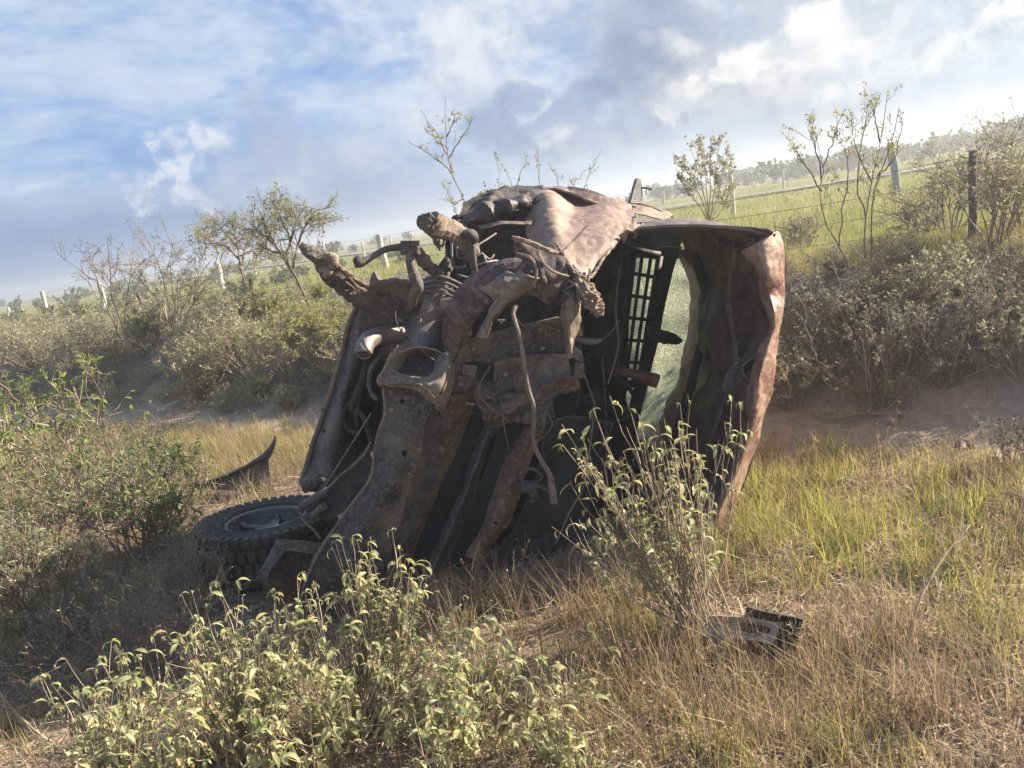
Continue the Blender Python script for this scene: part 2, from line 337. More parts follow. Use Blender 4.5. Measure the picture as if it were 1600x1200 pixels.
# ---------------------------------------------------------------- ground sheet
def axis(lo, hi, c, n, k):
    u = np.linspace(-1, 1, n); v = np.sinh(u*k)/math.sinh(k)
    return np.where(v < 0, c+v*(c-lo), c+v*(hi-c))
gx = axis(-1500, 1500, 0, 380, 7.2); gy = axis(-60, 2500, 4.0, 420, 7.0)
XX, YY = np.meshgrid(gx, gy); ZZ = H(XX, YY)
nx, ny = len(gx), len(gy)
ii = np.arange(ny-1)[:, None]*nx+np.arange(nx-1)[None, :]
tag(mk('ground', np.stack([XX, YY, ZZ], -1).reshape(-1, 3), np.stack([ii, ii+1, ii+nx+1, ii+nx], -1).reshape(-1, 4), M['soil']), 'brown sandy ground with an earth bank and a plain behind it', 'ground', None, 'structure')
# ================================================================= WRECKED PICKUP (lying on its side, seen from its torn front)
def pts(l): return np.array([P(*p) for p in l])
def fix(V, lo=-.03):
    V = V.copy(); V[..., 2] = np.maximum(V[..., 2], lo); return V
def catmull(A, n):
    """A (k,...) control rows -> n samples through them"""
    k = len(A)
    if k == 2:
        u = np.linspace(0, 1, n).reshape(-1, *([1]*(A.ndim-1))); return A[0]*(1-u)+A[1]*u
    E = np.concatenate([[2*A[0]-A[1]], A, [2*A[-1]-A[-2]]]); u = np.linspace(0, k-1-1e-9, n); i = u.astype(int); f = (u-i).reshape(-1, *([1]*(A.ndim-1)))
    p0, p1, p2, p3 = E[i], E[i+1], E[i+2], E[i+3]
    return .5*((2*p1)+(-p0+p2)*f+(2*p0-5*p1+4*p2-p3)*f*f+(-p0+3*p1-3*p2+p3)*f**3)
def lerp(A, n):
    k = len(A); u = np.linspace(0, k-1-1e-9, n); i = u.astype(int); f = (u-i).reshape(-1, *([1]*(A.ndim-1)))
    return A[i]*(1-f)+A[np.minimum(i+1, k-1)]*f
def grid_normals(V):
    du = np.gradient(V, axis=0); dv = np.gradient(V, axis=1); n = np.cross(du, dv)
    return n/np.maximum(np.linalg.norm(n, axis=-1, keepdims=True), 1e-9)
_seed = [0]
def fwd(rows, y0=950, y1=600, dy=.15):
    """bring a part towards the viewer, the more the higher up it is"""
    if not isinstance(rows[0], list): return [(x, y, Y-dy*min(1, max(0, (y0-y)/(y0-y1)))) for x, y, Y in rows]
    return [fwd(r, y0, y1, dy) for r in rows]
def crumple(p, freq, seed):
    """folded-sheet relief: straight creases from triangle waves in random directions, faded in and out"""
    rg = np.random.default_rng(seed); off = np.zeros(len(p))
    wv = np.array([[mnoise.noise(Vector(q*1.6)+Vector((seed*2.3, 0, 0))), mnoise.noise(Vector(q*1.9)+Vector((0, seed*1.7, 5)))] for q in p])
    for i in range(6):
        d = unit_(rg.normal(0, 1, 3)); f = freq*(.16+.17*i)*(.8+.4*rg.random()); ph = p@d*f+rg.random()*9+wv[:, i % 2]*.9
        off += (.9/(1+.55*i))*(np.abs((ph % 1)-.5)*4-1)*np.clip(.45+1.5*wv[:, (i+1) % 2], 0, 1.3)
    fine = np.array([abs(mnoise.noise(Vector(q*freq*1.9)+Vector((seed, 7, 0)))) for q in p])
    return 1.45*off+.25*wv[:, 0]+.55*(fine-.2)
def crisp(o, a=24):
    e = o.modifiers.new('e', 'EDGE_SPLIT'); e.split_angle = R(a); e.use_edge_sharp = False; return o
def unit_(v): return v/np.linalg.norm(v)
def sheet(name, rows, mat, parent, n=(40, 40), thick=.006, amp=.008, freq=9., sharp=False, holes=(), ragged=0., clamp=True, sharp_u=False):
    """crumpled panel through a net of control points, real thickness"""
    _seed[0] += 1
    A = np.array([pts(r) for r in rows])
    if clamp: A = fix(A)
    V = (lerp if sharp else catmull)(A, n[0])
    V = (lerp if (sharp or sharp_u) else catmull)(V.swapaxes(0, 1), n[1]).swapaxes(0, 1)
    N = grid_normals(V); off = crumple(V.reshape(-1, 3), freq, _seed[0])
    V = V+N*(off.reshape(V.shape[:2])[..., None]*amp)
    if ragged:   # torn rim: pull border vertices inward by noise
        r_, c_ = V.shape[:2]; ctr = V.mean((0, 1))
        for (a, b) in [(np.arange(r_), np.zeros(r_, int)), (np.arange(r_), np.full(r_, c_-1)), (np.zeros(c_, int), np.arange(c_)), (np.full(c_, r_-1), np.arange(c_))]:
            k = rng.random(len(a))**2*ragged
            d = ctr-V[a, b]; d /= np.linalg.norm(d, axis=1, keepdims=True)+1e-9; V[a, b] += d*k[:, None]
    r_, c_ = V.shape[:2]; flat = V.reshape(-1, 3)
    ii = (np.arange(r_-1)[:, None]*c_+np.arange(c_-1)[None, :]).ravel(); F = np.stack([ii, ii+1, ii+c_+1, ii+c_], -1)
    if holes:
        mid = flat[F].mean(1); keep = np.ones(len(F), bool)
        hs = []
        for (hx, hy, hr) in holes:
            dirv = ray(hx, hy); dirv /= np.linalg.norm(dirv)
            rel = mid-CAM; dd = np.linalg.norm(rel-np.outer(rel@dirv, dirv), axis=1); rad = hr/FPX*np.median((rel@dirv)[dd < dd.min()+.01])
            keep &= dd > rad; hs.append((dirv, rad))
        F2 = F[keep]; used = np.unique(F2)
        gone = np.setdiff1d(np.unique(F[~keep]), []); border = np.intersect1d(gone, used)
        for (dirv, rad) in hs:
            for vi in border:
                rel = flat[vi]-CAM; ax = (rel@dirv)*dirv; pr = rel-ax; L = np.linalg.norm(pr)
                if L < rad*2.2 and L > 1e-6: flat[vi] = CAM+ax+pr/L*rad
        mp_ = -np.ones(len(flat), int); mp_[used] = np.arange(len(used)); flat = flat[used]; F = mp_[F2]
    o = mk(name, flat, F, mat, parent)
    s = o.modifiers.new('t', 'SOLIDIFY'); s.thickness = thick; s.offset = 0
    crisp(o)
    return o
def plate(name, outline, mat, parent, thick=.012, amp=.006, cuts=4, freq=12., holes=()):
    """cut plate from an outline of (px, py, Y): triangulated, roughened, thickened"""
    _seed[0] += 1
    bm = bmesh.new(); vs = [bm.verts.new(Vector(fix(P(*p)))) for p in outline]
    es = [bm.edges.new((vs[i], vs[(i+1) % len(vs)])) for i in range(len(vs))]
    bmesh.ops.triangle_fill(bm, use_beauty=True, edges=es)
    bmesh.ops.subdivide_edges(bm, edges=bm.edges[:], cuts=cuts, use_grid_fill=True, fractal=0)
    bmesh.ops.recalc_face_normals(bm, faces=bm.faces[:]); bm.normal_update()
    for v in bm.verts:
        q = v.co*freq+Vector((_seed[0]*5.1, 0, 0)); v.co += v.normal*amp*.6*(mnoise.noise(q)+.5*abs(mnoise.noise(q*1.4))+.3*mnoise.noise(q*2.4))
    me = bpy.data.meshes.new(name); bm.to_mesh(me); bm.free(); me.materials.append(mat)
    o = bpy.data.objects.new(name, me); COL.objects.link(o); o.parent = parent
    loc = parent.location if parent.parent is None else parent.parent.location
    me.transform(Matrix.Translation(-loc))
    s = o.modifiers.new('t', 'SOLIDIFY'); s.thickness = thick; s.offset = 0
    bv = o.modifiers.new('b', 'BEVEL'); bv.width = .002; bv.segments = 2; bv.limit_method = 'ANGLE'
    return o
def sweep(Pth, Rad, sides=10, flat=1., power=2., up=None, cap=True, jag=0., seed=0):
    """tube along path points (n,3); Rad (n,) ; power>2 makes it boxy; flat scales second axis. returns V, F"""
    n = len(Pth); T = np.gradient(Pth, axis=0); T /= np.linalg.norm(T, axis=1, keepdims=True)+1e-9
    ref = np.array(up if up is not None else [0, -1., .3]); V = []
    a = (np.arange(sides)+.5)/sides*2*math.pi; ca, sa = np.cos(a), np.sin(a)
    k = (np.abs(ca)**power+np.abs(sa)**power)**(-1/power); rr = np.random.default_rng(seed)
    for i in range(n):
        u = np.cross(T[i], ref); u /= np.linalg.norm(u)+1e-9; v = np.cross(u, T[i])
        r = Rad[i]*(1+jag*(rr.random(sides)-.5))
        V.append(Pth[i]+(ca*k*r)[:, None]*u+(sa*k*r*flat)[:, None]*v)
    V = np.concatenate(V); i = np.arange(n-1)[:, None]*sides; j = np.arange(sides)[None, :]; j2 = (j+1) % sides
    F = [np.stack([i+j, i+j2, i+sides+j2, i+sides+j], -1).reshape(-1, 4)]
    if cap:
        V = np.concatenate([V, [Pth[0]], [Pth[-1]]]); c0, c1 = n*sides, n*sides+1; j = np.arange(sides); j2 = (j+1) % sides
        F.append(np.concatenate([np.stack([np.full(sides, c0), j2, j], -1), np.stack([np.full(sides, c1), (n-1)*sides+j, (n-1)*sides+j2], -1)]))
    return V, F
def tubegeo(path, r, n=None, sides=10, **kw):
    """path (px,py,Y), r in photo pixels at that depth"""
    A = pts(path); k = len(A); n = n or max(6, k*6)
    rr = np.array(r if hasattr(r, '__len__') else [r]*k, float)/FPX*A[:, 1]
    return sweep(catmull(A, n), np.maximum(catmull(rr[:, None], n)[:, 0], 1e-4), sides, **kw)
def tube(name, path, r, mat, parent, **kw):
    V, F = tubegeo(path, r, **kw); return crisp(mk(name, V, F, mat, parent, smooth=not kw.get('jag')), 42)
def box(c, h, rot=None):
    V = np.array([[x, y, z] for x in (-1, 1) for y in (-1, 1) for z in (-1, 1)], float)*np.array(h)
    if rot is not None: V = V@np.array(rot).T
    F = np.array([[0, 1, 3, 2], [4, 6, 7, 5], [0, 4, 5, 1], [2, 3, 7, 6], [0, 2, 6, 4], [1, 5, 7, 3]])
    return V+np.array(c), F
def bev(o, w_=.004, seg=2):
    b = o.modifiers.new('b', 'BEVEL'); b.width = w_; b.segments = seg; b.limit_method = 'ANGLE'; return o

W = thing('wrecked_pickup', 'crushed muddy brown and maroon pickup wreck lying on its side in the grass', 'wrecked truck', tuple(P(800, 900, 3.5)*np.array([1, 1, 0])))

# --- outer shell: roof (inside face towards the camera), top side, back wall, floor
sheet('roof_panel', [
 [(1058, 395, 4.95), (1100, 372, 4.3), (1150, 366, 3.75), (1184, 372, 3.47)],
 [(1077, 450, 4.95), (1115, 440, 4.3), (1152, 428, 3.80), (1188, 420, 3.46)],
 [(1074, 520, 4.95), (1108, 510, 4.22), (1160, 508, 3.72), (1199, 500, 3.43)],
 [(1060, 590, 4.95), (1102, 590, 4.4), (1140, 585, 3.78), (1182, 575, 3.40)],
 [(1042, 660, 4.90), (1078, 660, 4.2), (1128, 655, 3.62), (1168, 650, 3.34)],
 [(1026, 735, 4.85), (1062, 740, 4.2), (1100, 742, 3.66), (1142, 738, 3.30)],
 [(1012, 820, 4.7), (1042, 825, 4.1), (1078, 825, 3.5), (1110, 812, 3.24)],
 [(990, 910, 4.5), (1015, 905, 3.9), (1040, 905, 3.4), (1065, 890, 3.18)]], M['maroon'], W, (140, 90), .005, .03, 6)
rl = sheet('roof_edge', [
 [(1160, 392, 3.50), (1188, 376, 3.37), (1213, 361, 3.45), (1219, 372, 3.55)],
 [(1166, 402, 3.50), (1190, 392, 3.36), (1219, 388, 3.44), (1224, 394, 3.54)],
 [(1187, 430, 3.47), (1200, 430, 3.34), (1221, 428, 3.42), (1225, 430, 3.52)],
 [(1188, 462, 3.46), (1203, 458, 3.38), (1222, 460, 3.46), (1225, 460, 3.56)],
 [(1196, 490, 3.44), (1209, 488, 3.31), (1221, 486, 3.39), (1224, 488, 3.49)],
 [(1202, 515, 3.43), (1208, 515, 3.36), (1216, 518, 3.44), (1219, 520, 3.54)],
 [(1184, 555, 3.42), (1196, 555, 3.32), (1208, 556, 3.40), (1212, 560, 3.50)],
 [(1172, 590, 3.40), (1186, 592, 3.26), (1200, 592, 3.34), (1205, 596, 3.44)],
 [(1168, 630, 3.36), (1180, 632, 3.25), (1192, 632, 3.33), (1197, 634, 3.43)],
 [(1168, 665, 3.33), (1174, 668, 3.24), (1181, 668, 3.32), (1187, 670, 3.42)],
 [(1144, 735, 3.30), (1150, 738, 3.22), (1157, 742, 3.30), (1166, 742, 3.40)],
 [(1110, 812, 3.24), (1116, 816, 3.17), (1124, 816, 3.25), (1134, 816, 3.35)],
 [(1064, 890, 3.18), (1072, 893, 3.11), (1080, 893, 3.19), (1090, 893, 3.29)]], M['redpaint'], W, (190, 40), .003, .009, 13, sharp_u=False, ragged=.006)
rl['label'] = 'bent pinkish red roof rim catching the sun'
# sheet outside the roof, closes the thickness of the wreck
sheet('outer_roof_skin', [
 [(1219, 368, 3.52), (1180, 372, 4.0), (1100, 385, 5.0)], [(1225, 440, 3.54), (1182, 440, 4.0), (1110, 445, 5.0)],
 [(1212, 560, 3.52), (1165, 560, 4.0), (1098, 565, 5.0)], [(1184, 675, 3.46), (1140, 675, 4.0), (1080, 680, 5.0)],
 [(1134, 816, 3.40), (1095, 800, 4.0), (1050, 760, 5.0)], [(1088, 893, 3.35), (1060, 860, 4.0), (1020, 800, 4.9)]], M['redpaint'], W, (50, 30), .005, .02, 5)
sheet('roof_corner', [
 [(1000, 356, 4.5), (1056, 354, 4.6), (1072, 392, 4.85)], [(1050, 352, 4.1), (1100, 352, 4.0), (1105, 380, 4.3)], [(1110, 352, 3.7), (1150, 356, 3.6), (1154, 376, 3.8)], [(1180, 358, 3.48), (1208, 362, 3.38), (1186, 382, 3.48)]], M['maroon'], W, (50, 24), .008, .014, 8)
sheet('lower_door_skin', [[(880, 780, 4.8), (960, 780, 4.8), (1030, 780, 4.8)], [(880, 850, 4.0), (960, 850, 4.0), (1040, 850, 4.0)], [(850, 930, 3.25), (960, 940, 3.1), (1062, 915, 3.1)]], M['black'], W, (40, 40), .012, .03, 6)  # door side on the ground, black to stand in for cab shade
sheet('top_side_panel', [
 [(985, 342, 4.9), (1040, 343, 4.9), (1084, 348, 4.9)], [(988, 350, 4.2), (1060, 347, 4.2), (1140, 356, 4.2)],
 [(995, 360, 3.7), (1085, 352, 3.7), (1170, 366, 3.6)], [(1000, 362, 3.55), (1110, 353, 3.5), (1213, 362, 3.42)]], M['slate'], W, (30, 50), .012, .012, 7)
# folded rib frames inside the roof
tube('roof_rib', [(1150, 385, 3.7), (1138, 470, 3.75), (1150, 560, 3.62), (1120, 660, 3.6), (1085, 760, 3.55)], [5, 4, 6, 4, 4], M['maroon'], W, power=3, jag=.3)
tube('roof_rib', [(1085, 395, 4.5), (1105, 480, 4.5), (1082, 590, 4.5), (1050, 700, 4.4)], [7, 8, 7, 7], M['black'], W, power=3, jag=.3)
tube('roof_rib', [(1158, 560, 3.55), (1140, 600, 3.5), (1148, 640, 3.5), (1128, 720, 3.45), (1100, 800, 3.35)], [5, 10, 7, 6, 5], M['slate'], W, power=2.5, jag=.35, flat=.5)
for (x, y) in ((1127, 374), (1139, 376), (1151, 379)): tube('slot_shade', [(x, y, 3.66), (x-1, y+9, 3.64)], 3.4, M['black'], W, sides=8)  # black tubes stand in for the dark inside the slots

# --- back wall of the cab with barred window and crazed rear glass
bw = sheet('back_wall_pillar', [[(905, 350, 5.05), (985, 352, 5.0)], [(900, 600, 5.05), (980, 600, 5.0)], [(880, 760, 4.95), (975, 760, 4.95)]], M['black'], W, (30, 12), .03, .008)
sheet('back_wall_header', [[(900, 352, 5.02), (1000, 346, 5.02), (1080, 350, 5.02)], [(900, 390, 5.0), (990, 390, 4.98), (1060, 390, 4.98)], [(900, 400, 5.0), (995, 398, 4.96), (1062, 402, 4.96)]], M['black'], W, (14, 40), .03, .01)
sheet('window_post', [[(1026, 385, 4.93), (1066, 385, 4.93)], [(1024, 440, 4.93), (1052, 420, 4.93)], [(1012, 520, 4.91), (1030, 520, 4.91)], [(992, 600, 4.9), (1012, 600, 4.9)], [(968, 700, 4.85), (990, 690, 4.85)]], M['black'], W, (40, 10), .03, .006)
g = sheet('rear_glass', [[(968, 392, 5.02), (1020, 392, 5.05), (1066, 395, 5.05)], [(965, 480, 5.02), (1025, 470, 5.05), (1084, 470, 5.05)], [(960, 580, 5.0), (1010, 580, 5.03), (1070, 580, 5.03)], [(950, 690, 4.98), (1000, 700, 5.0), (1052, 700, 5.0)]], M['glass'], W, (40, 40), .005, .02, 3)
g['label'] = 'crazed pale green safety glass'
gr = []
def bar(a, b, wd=3.2): gr.append(tubegeo([a, b], wd, sides=6, n=4))
TLc, TRc, BRc, BLc = (990, 392), (1031, 400), (999, 600), (966, 600)
def wp(u, v): return (TLc[0]*(1-u)*(1-v)+TRc[0]*u*(1-v)+BLc[0]*(1-u)*v+BRc[0]*u*v, TLc[1]*(1-u)*(1-v)+TRc[1]*u*(1-v)+BLc[1]*(1-u)*v+BRc[1]*u*v, 4.88)
for u in (0, .34, .67, 1): bar(wp(u, 0), wp(u, 1), 6 if u in (0, 1) else 3.0)
for v in np.linspace(0, 1, 7): bar(wp(0, v), wp(1, v), 7 if v in (0, 1) else 3.0)
V, F = merge(gr); mk('window_grille', V, F, M['black'], W)
sheet('torn_rag', [[(1010, 512, 4.7), (1040, 516, 4.7), (1066, 530, 4.72)], [(1012, 520, 4.68), (1040, 525, 4.66), (1066, 534, 4.7)], [(1014, 528, 4.7), (1038, 536, 4.7), (1058, 538, 4.7)]], M['dark'], W, (16, 30), .01, .012, 16, ragged=.035)
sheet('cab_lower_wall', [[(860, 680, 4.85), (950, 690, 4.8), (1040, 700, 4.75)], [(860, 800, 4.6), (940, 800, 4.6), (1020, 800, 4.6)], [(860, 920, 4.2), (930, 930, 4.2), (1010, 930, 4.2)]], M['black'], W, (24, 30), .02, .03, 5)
# seat lump, dash, column
sheet('dashboard', [[(880, 640, 4.0), (930, 610, 4.1), (985, 600, 4.25)], [(875, 720, 3.9), (930, 700, 3.9), (990, 690, 4.1)], [(880, 800, 3.85), (940, 800, 3.8), (1000, 790, 4.0)], [(890, 900, 3.8), (940, 910, 3.75), (1000, 910, 3.9)]], M['black'], W, (40, 40), .02, .05, 6)
th = np.linspace(0, 2*math.pi, 40); c0 = P(950, 628, 4.1)
V, F = sweep(np.stack([c0[0]+.145*np.cos(th), c0[1]+.06*np.sin(th), c0[2]+.10*np.sin(th)], 1), np.full(40, .013), 8, up=[0, 0.2, 1]); mk('steering_wheel', V, F, M['dark'], W)
parts = []
for k in range(4):
    a = tubegeo([(925+k*2, 612-k*7+22, 4.25), (950, 590-k*3+18, 4.22), (975-k*2, 612-k*7+24, 4.25)], 4, sides=6); parts.append(a)
V, F = merge(parts); mk('air_vent', V, F, M['dark'], W)
tube('steering_column', [(880, 560, 3.8), (920, 575, 3.95), (960, 600, 4.1)], [8, 12, 12], M['black'], W)
lv = tube('red_lever', [(955, 578, 3.98), (962, 579, 3.95), (985, 583, 3.85), (1008, 590, 3.75), (1022, 594, 3.7), (1028, 596, 3.69)], [3, 6, 7.5, 10, 11.5, 11], M['lever'], W, sides=14)
tube('lever_rod', [(900, 560, 3.95), (930, 570, 4.0), (957, 578, 3.98)], 3.5, M['dark'], W)
tube('red_reflector', [(904, 508, 3.55), (906, 524, 3.55)], 4.5, M['redpaint'], W)
tube('reservoir', [(900, 530, 3.6), (925, 534, 3.6), (940, 531, 3.62)], [5, 6, 3], M['grey'], W)
tube('loose_wire', [(930, 535, 3.75), (952, 522, 3.8), (968, 500, 3.8)], 1.2, M['grey'], W, sides=6)
tube('loose_wire', [(968, 420, 3.9), (962, 480, 3.8), (966, 540, 3.8), (950, 600, 3.75)], 1.6, M['cable'], W, sides=6)
tube('window_rod', [(941, 560, 3.7), (947, 640, 3.65), (948, 740, 3.6), (950, 850, 3.55)], 1.8, M['slate'], W, sides=6)
tube('curved_rod', [(906, 566, 3.6), (925, 620, 3.6), (928, 640, 3.6), (914, 750, 3.5), (890, 800, 3.45), (868, 850, 3.4)], 1.7, M['cable'], W, sides=6)
sheet('inner_door_skin', [[(900, 350, 4.2), (945, 350, 4.3), (985, 355, 4.5)], [(905, 450, 4.1), (935, 450, 4.2), (965, 450, 4.6)], [(890, 560, 4.1), (930, 560, 4.3), (962, 560, 4.7)], [(880, 660, 4.1), (920, 660, 4.3), (952, 660, 4.7)]], M['black'], W, (40, 30), .01, .04, 7)

# --- firewall and hull behind the torn front
sheet('firewall', [
 [(700, 395, 3.95), (780, 330, 4.0), (850, 330, 4.05), (905, 380, 4.0)],
 [(650, 470, 3.9), (740, 450, 3.95), (830, 440, 3.95), (915, 470, 3.95)],
 [(620, 600, 3.85), (720, 600, 3.8), (820, 600, 3.8), (900, 600, 3.9)],
 [(600, 740, 3.8), (700, 740, 3.7), (800, 740, 3.7), (890, 740, 3.8)],
 [(590, 880, 3.6), (700, 890, 3.6), (800, 890, 3.6), (890, 890, 3.7)]], M['dark'], W, (70, 60), .01, .06, 6)
sheet('hull_top', [[(700, 400, 3.9), (760, 330, 3.95), (850, 296, 4.1), (985, 330, 4.1)], [(720, 420, 5.2), (790, 370, 5.2), (870, 345, 5.2), (985, 352, 5.1)]], M['slate'], W, (20, 50), .01, .02)
sheet('hull_floor', [[(560, 460, 3.85), (520, 620, 3.98), (480, 755, 4.0)], [(640, 470, 5.0), (600, 600, 5.0), (570, 680, 5.0)]], M['slate'], W, (20, 40), .01, .02)

# --- torn black fender left of the hood
sheet('fender_skin', [
 [(722, 328, 3.98), (755, 303, 4.05), (800, 291, 4.1), (850, 288, 4.15)],
 [(706, 345, 3.85), (748, 325, 3.95), (800, 306, 4.0), (846, 300, 4.05)],
 [(692, 365, 3.8), (742, 345, 3.8), (795, 330, 3.9), (840, 322, 3.95)]], M['dark'], W, (60, 110), .004, .04, 5, ragged=.04)
sheet('fender_flap', [
 [(728, 322, 3.86), (765, 300, 3.92), (812, 290, 3.95)],
 [(716, 338, 3.74), (758, 322, 3.78), (806, 308, 3.84)],
 [(712, 352, 3.78), (755, 340, 3.80), (800, 326, 3.88)]], M['dark'], W, (40, 90), .004, .034, 8, ragged=.05)
sheet('fender_liner', [
 [(695, 372, 3.85), (760, 345, 3.9), (838, 318, 3.98)],
 [(690, 420, 3.85), (760, 410, 3.9), (828, 380, 3.9)],
 [(690, 460, 3.8), (760, 455, 3.85), (815, 430, 3.85)]], M['dark'], W, (30, 40), .008, .05, 8)
sheet('torn_strip', [[(748, 352, 3.72), (800, 345, 3.74), (838, 344, 3.76)], [(750, 358, 3.7), (800, 350, 3.72), (838, 350, 3.74)]], M['slate'], W, (6, 50), .005, .012, 12)

# --- hood
hd = sheet('hood', [
 [(818, 312, 4.20), (846, 289, 4.22), (900, 290, 4.22), (945, 301, 4.18), (985, 320, 4.1)],
 [(820, 335, 4.00), (858, 305, 3.96), (900, 322, 4.10), (950, 318, 4.06), (992, 334, 3.96)],
 [(820, 358, 3.80), (862, 345, 3.66), (898, 345, 3.76), (948, 345, 3.74), (985, 352, 3.74)],
 [(826, 374, 3.68), (866, 376, 3.52), (900, 374, 3.54), (940, 376, 3.55), (968, 374, 3.60)],
 [(848, 388, 3.55), (874, 396, 3.42), (902, 402, 3.42), (930, 402, 3.44), (946, 400, 3.50)],
 [(880, 402, 3.46), (894, 420, 3.34), (908, 428, 3.32), (922, 430, 3.36), (934, 424, 3.42)]], M['hood'], W, (150, 150), .003, .013, 9, holes=(), ragged=.008)
seam = P(947, 322, 4.06), P(920, 352, 3.72), P(882, 384, 3.42)
tube('hood_lip', [(868, 378, 3.42), (880, 400, 3.36), (896, 424, 3.30), (912, 434, 3.29), (926, 430, 3.34), (944, 402, 3.46), (966, 376, 3.6), (990, 350, 3.76), (994, 334, 3.92)], [2.2, 2.6, 3, 2.6, 2.4, 2.2, 2.6, 2.6, 2], M['tan'], W, n=70, jag=.9, sides=8)
tube('hood_seam', [(947, 322, 3.985), (925, 345, 3.72), (905, 368, 3.53), (884, 388, 3.405)], .9, M['rust'], W, sides=5, n=24)
sheet('hood_curl', [[(972, 372, 3.62), (990, 356, 3.7), (1003, 344, 3.8)], [(975, 380, 3.58), (992, 364, 3.66), (1008, 350, 3.78)], [(980, 376, 3.56), (990, 372, 3.64), (1002, 356, 3.74)]], M['tan'], W, (20, 30), .005, .03, 18, ragged=.03)
sheet('cowl_panel', [[(986, 316, 4.3), (1015, 322, 4.35), (1052, 338, 4.4)], [(990, 335, 4.0), (1015, 338, 4.05), (1040, 345, 4.1)]], M['tan'], W, (14, 30), .006, .02, 9)
tube('cowl_edge', [(988, 316, 4.25), (1015, 322, 4.3), (1052, 339, 4.36)], 2, M['tan'], W, sides=7)
sheet('door_mirror', [[(994, 279, 4.2), (1000, 280, 4.22)], [(988, 300, 4.15), (1002, 300, 4.2)], [(984, 318, 4.1), (1003, 318, 4.18)]], M['slate'], W, (16, 10), .02, .003)
tube('mirror_stay', [(1001, 293, 4.2), (1010, 294, 4.2), (1018, 296, 4.2)], 1.6, M['dark'], W, sides=6)
# shreds hanging off the hood tip
sheet('hood_shred', [[(866, 392, 3.44), (885, 402, 3.40), (912, 432, 3.32)], [(862, 420, 3.40), (884, 425, 3.36), (905, 450, 3.30)], [(872, 450, 3.34), (888, 455, 3.28), (903, 468, 3.30)], [(880, 470, 3.34), (892, 475, 3.30), (902, 480, 3.32)]], M['mud'], W, (50, 30), .006, .045, 14, ragged=.03)
sheet('torn_bracket', [[(882, 460, 3.32), (894, 462, 3.27), (906, 470, 3.33)], [(880, 500, 3.32), (890, 500, 3.26), (902, 505, 3.34)], [(884, 530, 3.32), (890, 532, 3.28), (897, 532, 3.34)], [(886, 558, 3.33), (890, 560, 3.3), (893, 558, 3.34)]], M['tan'], W, (40, 16), .007, .012, 12)
tube('dangling_bracket', [(905, 432, 3.32), (914, 452, 3.28), (926, 470, 3.25), (934, 484, 3.24), (938, 494, 3.24)], [9, 12, 13, 10, 5], M['tan'], W, power=2.6, jag=.8, sides=12, n=26)
V, F = merge([tubegeo([(890, 440, 3.30), (902, 448, 3.25), (916, 470, 3.22)], 2.4, sides=7, jag=.5), tubegeo([(884, 452, 3.3), (900, 446, 3.26), (905, 470, 3.25), (898, 482, 3.24)], 2.2, sides=7), tubegeo([(912, 440, 3.26), (920, 455, 3.22), (932, 462, 3.22)], 2.6, sides=7, jag=.4), tubegeo([(905, 425, 3.3), (918, 440, 3.28), (922, 420, 3.32)], 2, sides=7)])
mk('twisted_straps', V, F, M['tan'], W)

# --- bracket plate with holes and its rusty rim
sheet('bracket_plate', [[(803, 376, 3.34), (838, 384, 3.34), (878, 396, 3.36)], [(806, 405, 3.32), (842, 408, 3.28), (880, 425, 3.34)], [(812, 432, 3.30), (846, 436, 3.26), (874, 452, 3.34)], [(802, 458, 3.30), (838, 466, 3.28), (858, 476, 3.34)]], M['plum'], W, (60, 60), .008, .022, 11, holes=((813, 394, 3.2), (823, 452, 3.2), (836, 466, 2.6), (858, 440, 2.4)), ragged=.012)
tube('bracket_rim', [(800, 371, 3.31), (825, 378, 3.29), (852, 390, 3.28), (872, 396, 3.3)], [3.5, 4, 4, 3], M['tan'], W, sides=8, jag=.4)
tube('bracket_strap', [(808, 396, 3.26), (830, 404, 3.22), (838, 425, 3.2), (832, 446, 3.22), (815, 456, 3.25)], 2.4, M['cable'], W, sides=7, n=24)
tube('bracket_strap', [(842, 396, 3.24), (850, 412, 3.2), (866, 425, 3.2), (888, 432, 3.24)], 2.2, M['cable'], W, sides=7, n=20)

# --- curved swing arm
tube('control_arm', [(722, 565, 3.42), (712, 530, 3.40), (722, 490, 3.36), (750, 455, 3.32), (790, 430, 3.30), (830, 424, 3.30)], [18, 21, 26, 28, 25, 20], M['plum'], W, n=50, sides=16, power=3.2, flat=.6, jag=.06)
sheet('arm_flange', [[(748, 528, 3.3), (757, 524, 3.27), (764, 520, 3.36)], [(755, 505, 3.28), (768, 498, 3.24), (776, 492, 3.36)], [(768, 480, 3.26), (785, 474, 3.22), (795, 468, 3.34)], [(785, 452, 3.25), (806, 450, 3.22), (820, 448, 3.32)], [(810, 428, 3.24), (830, 430, 3.22), (850, 432, 3.32)]], M['tan'], W, (50, 18), .006, .012, 12)
sheet('arm_top_plate', [[(752, 452, 3.27), (778, 428, 3.26), (800, 416, 3.3)], [(765, 462, 3.24), (790, 440, 3.22), (815, 425, 3.26)], [(775, 472, 3.24), (800, 455, 3.22), (825, 440, 3.25)]], M['tan'], W, (24, 30), .006, .018, 12)

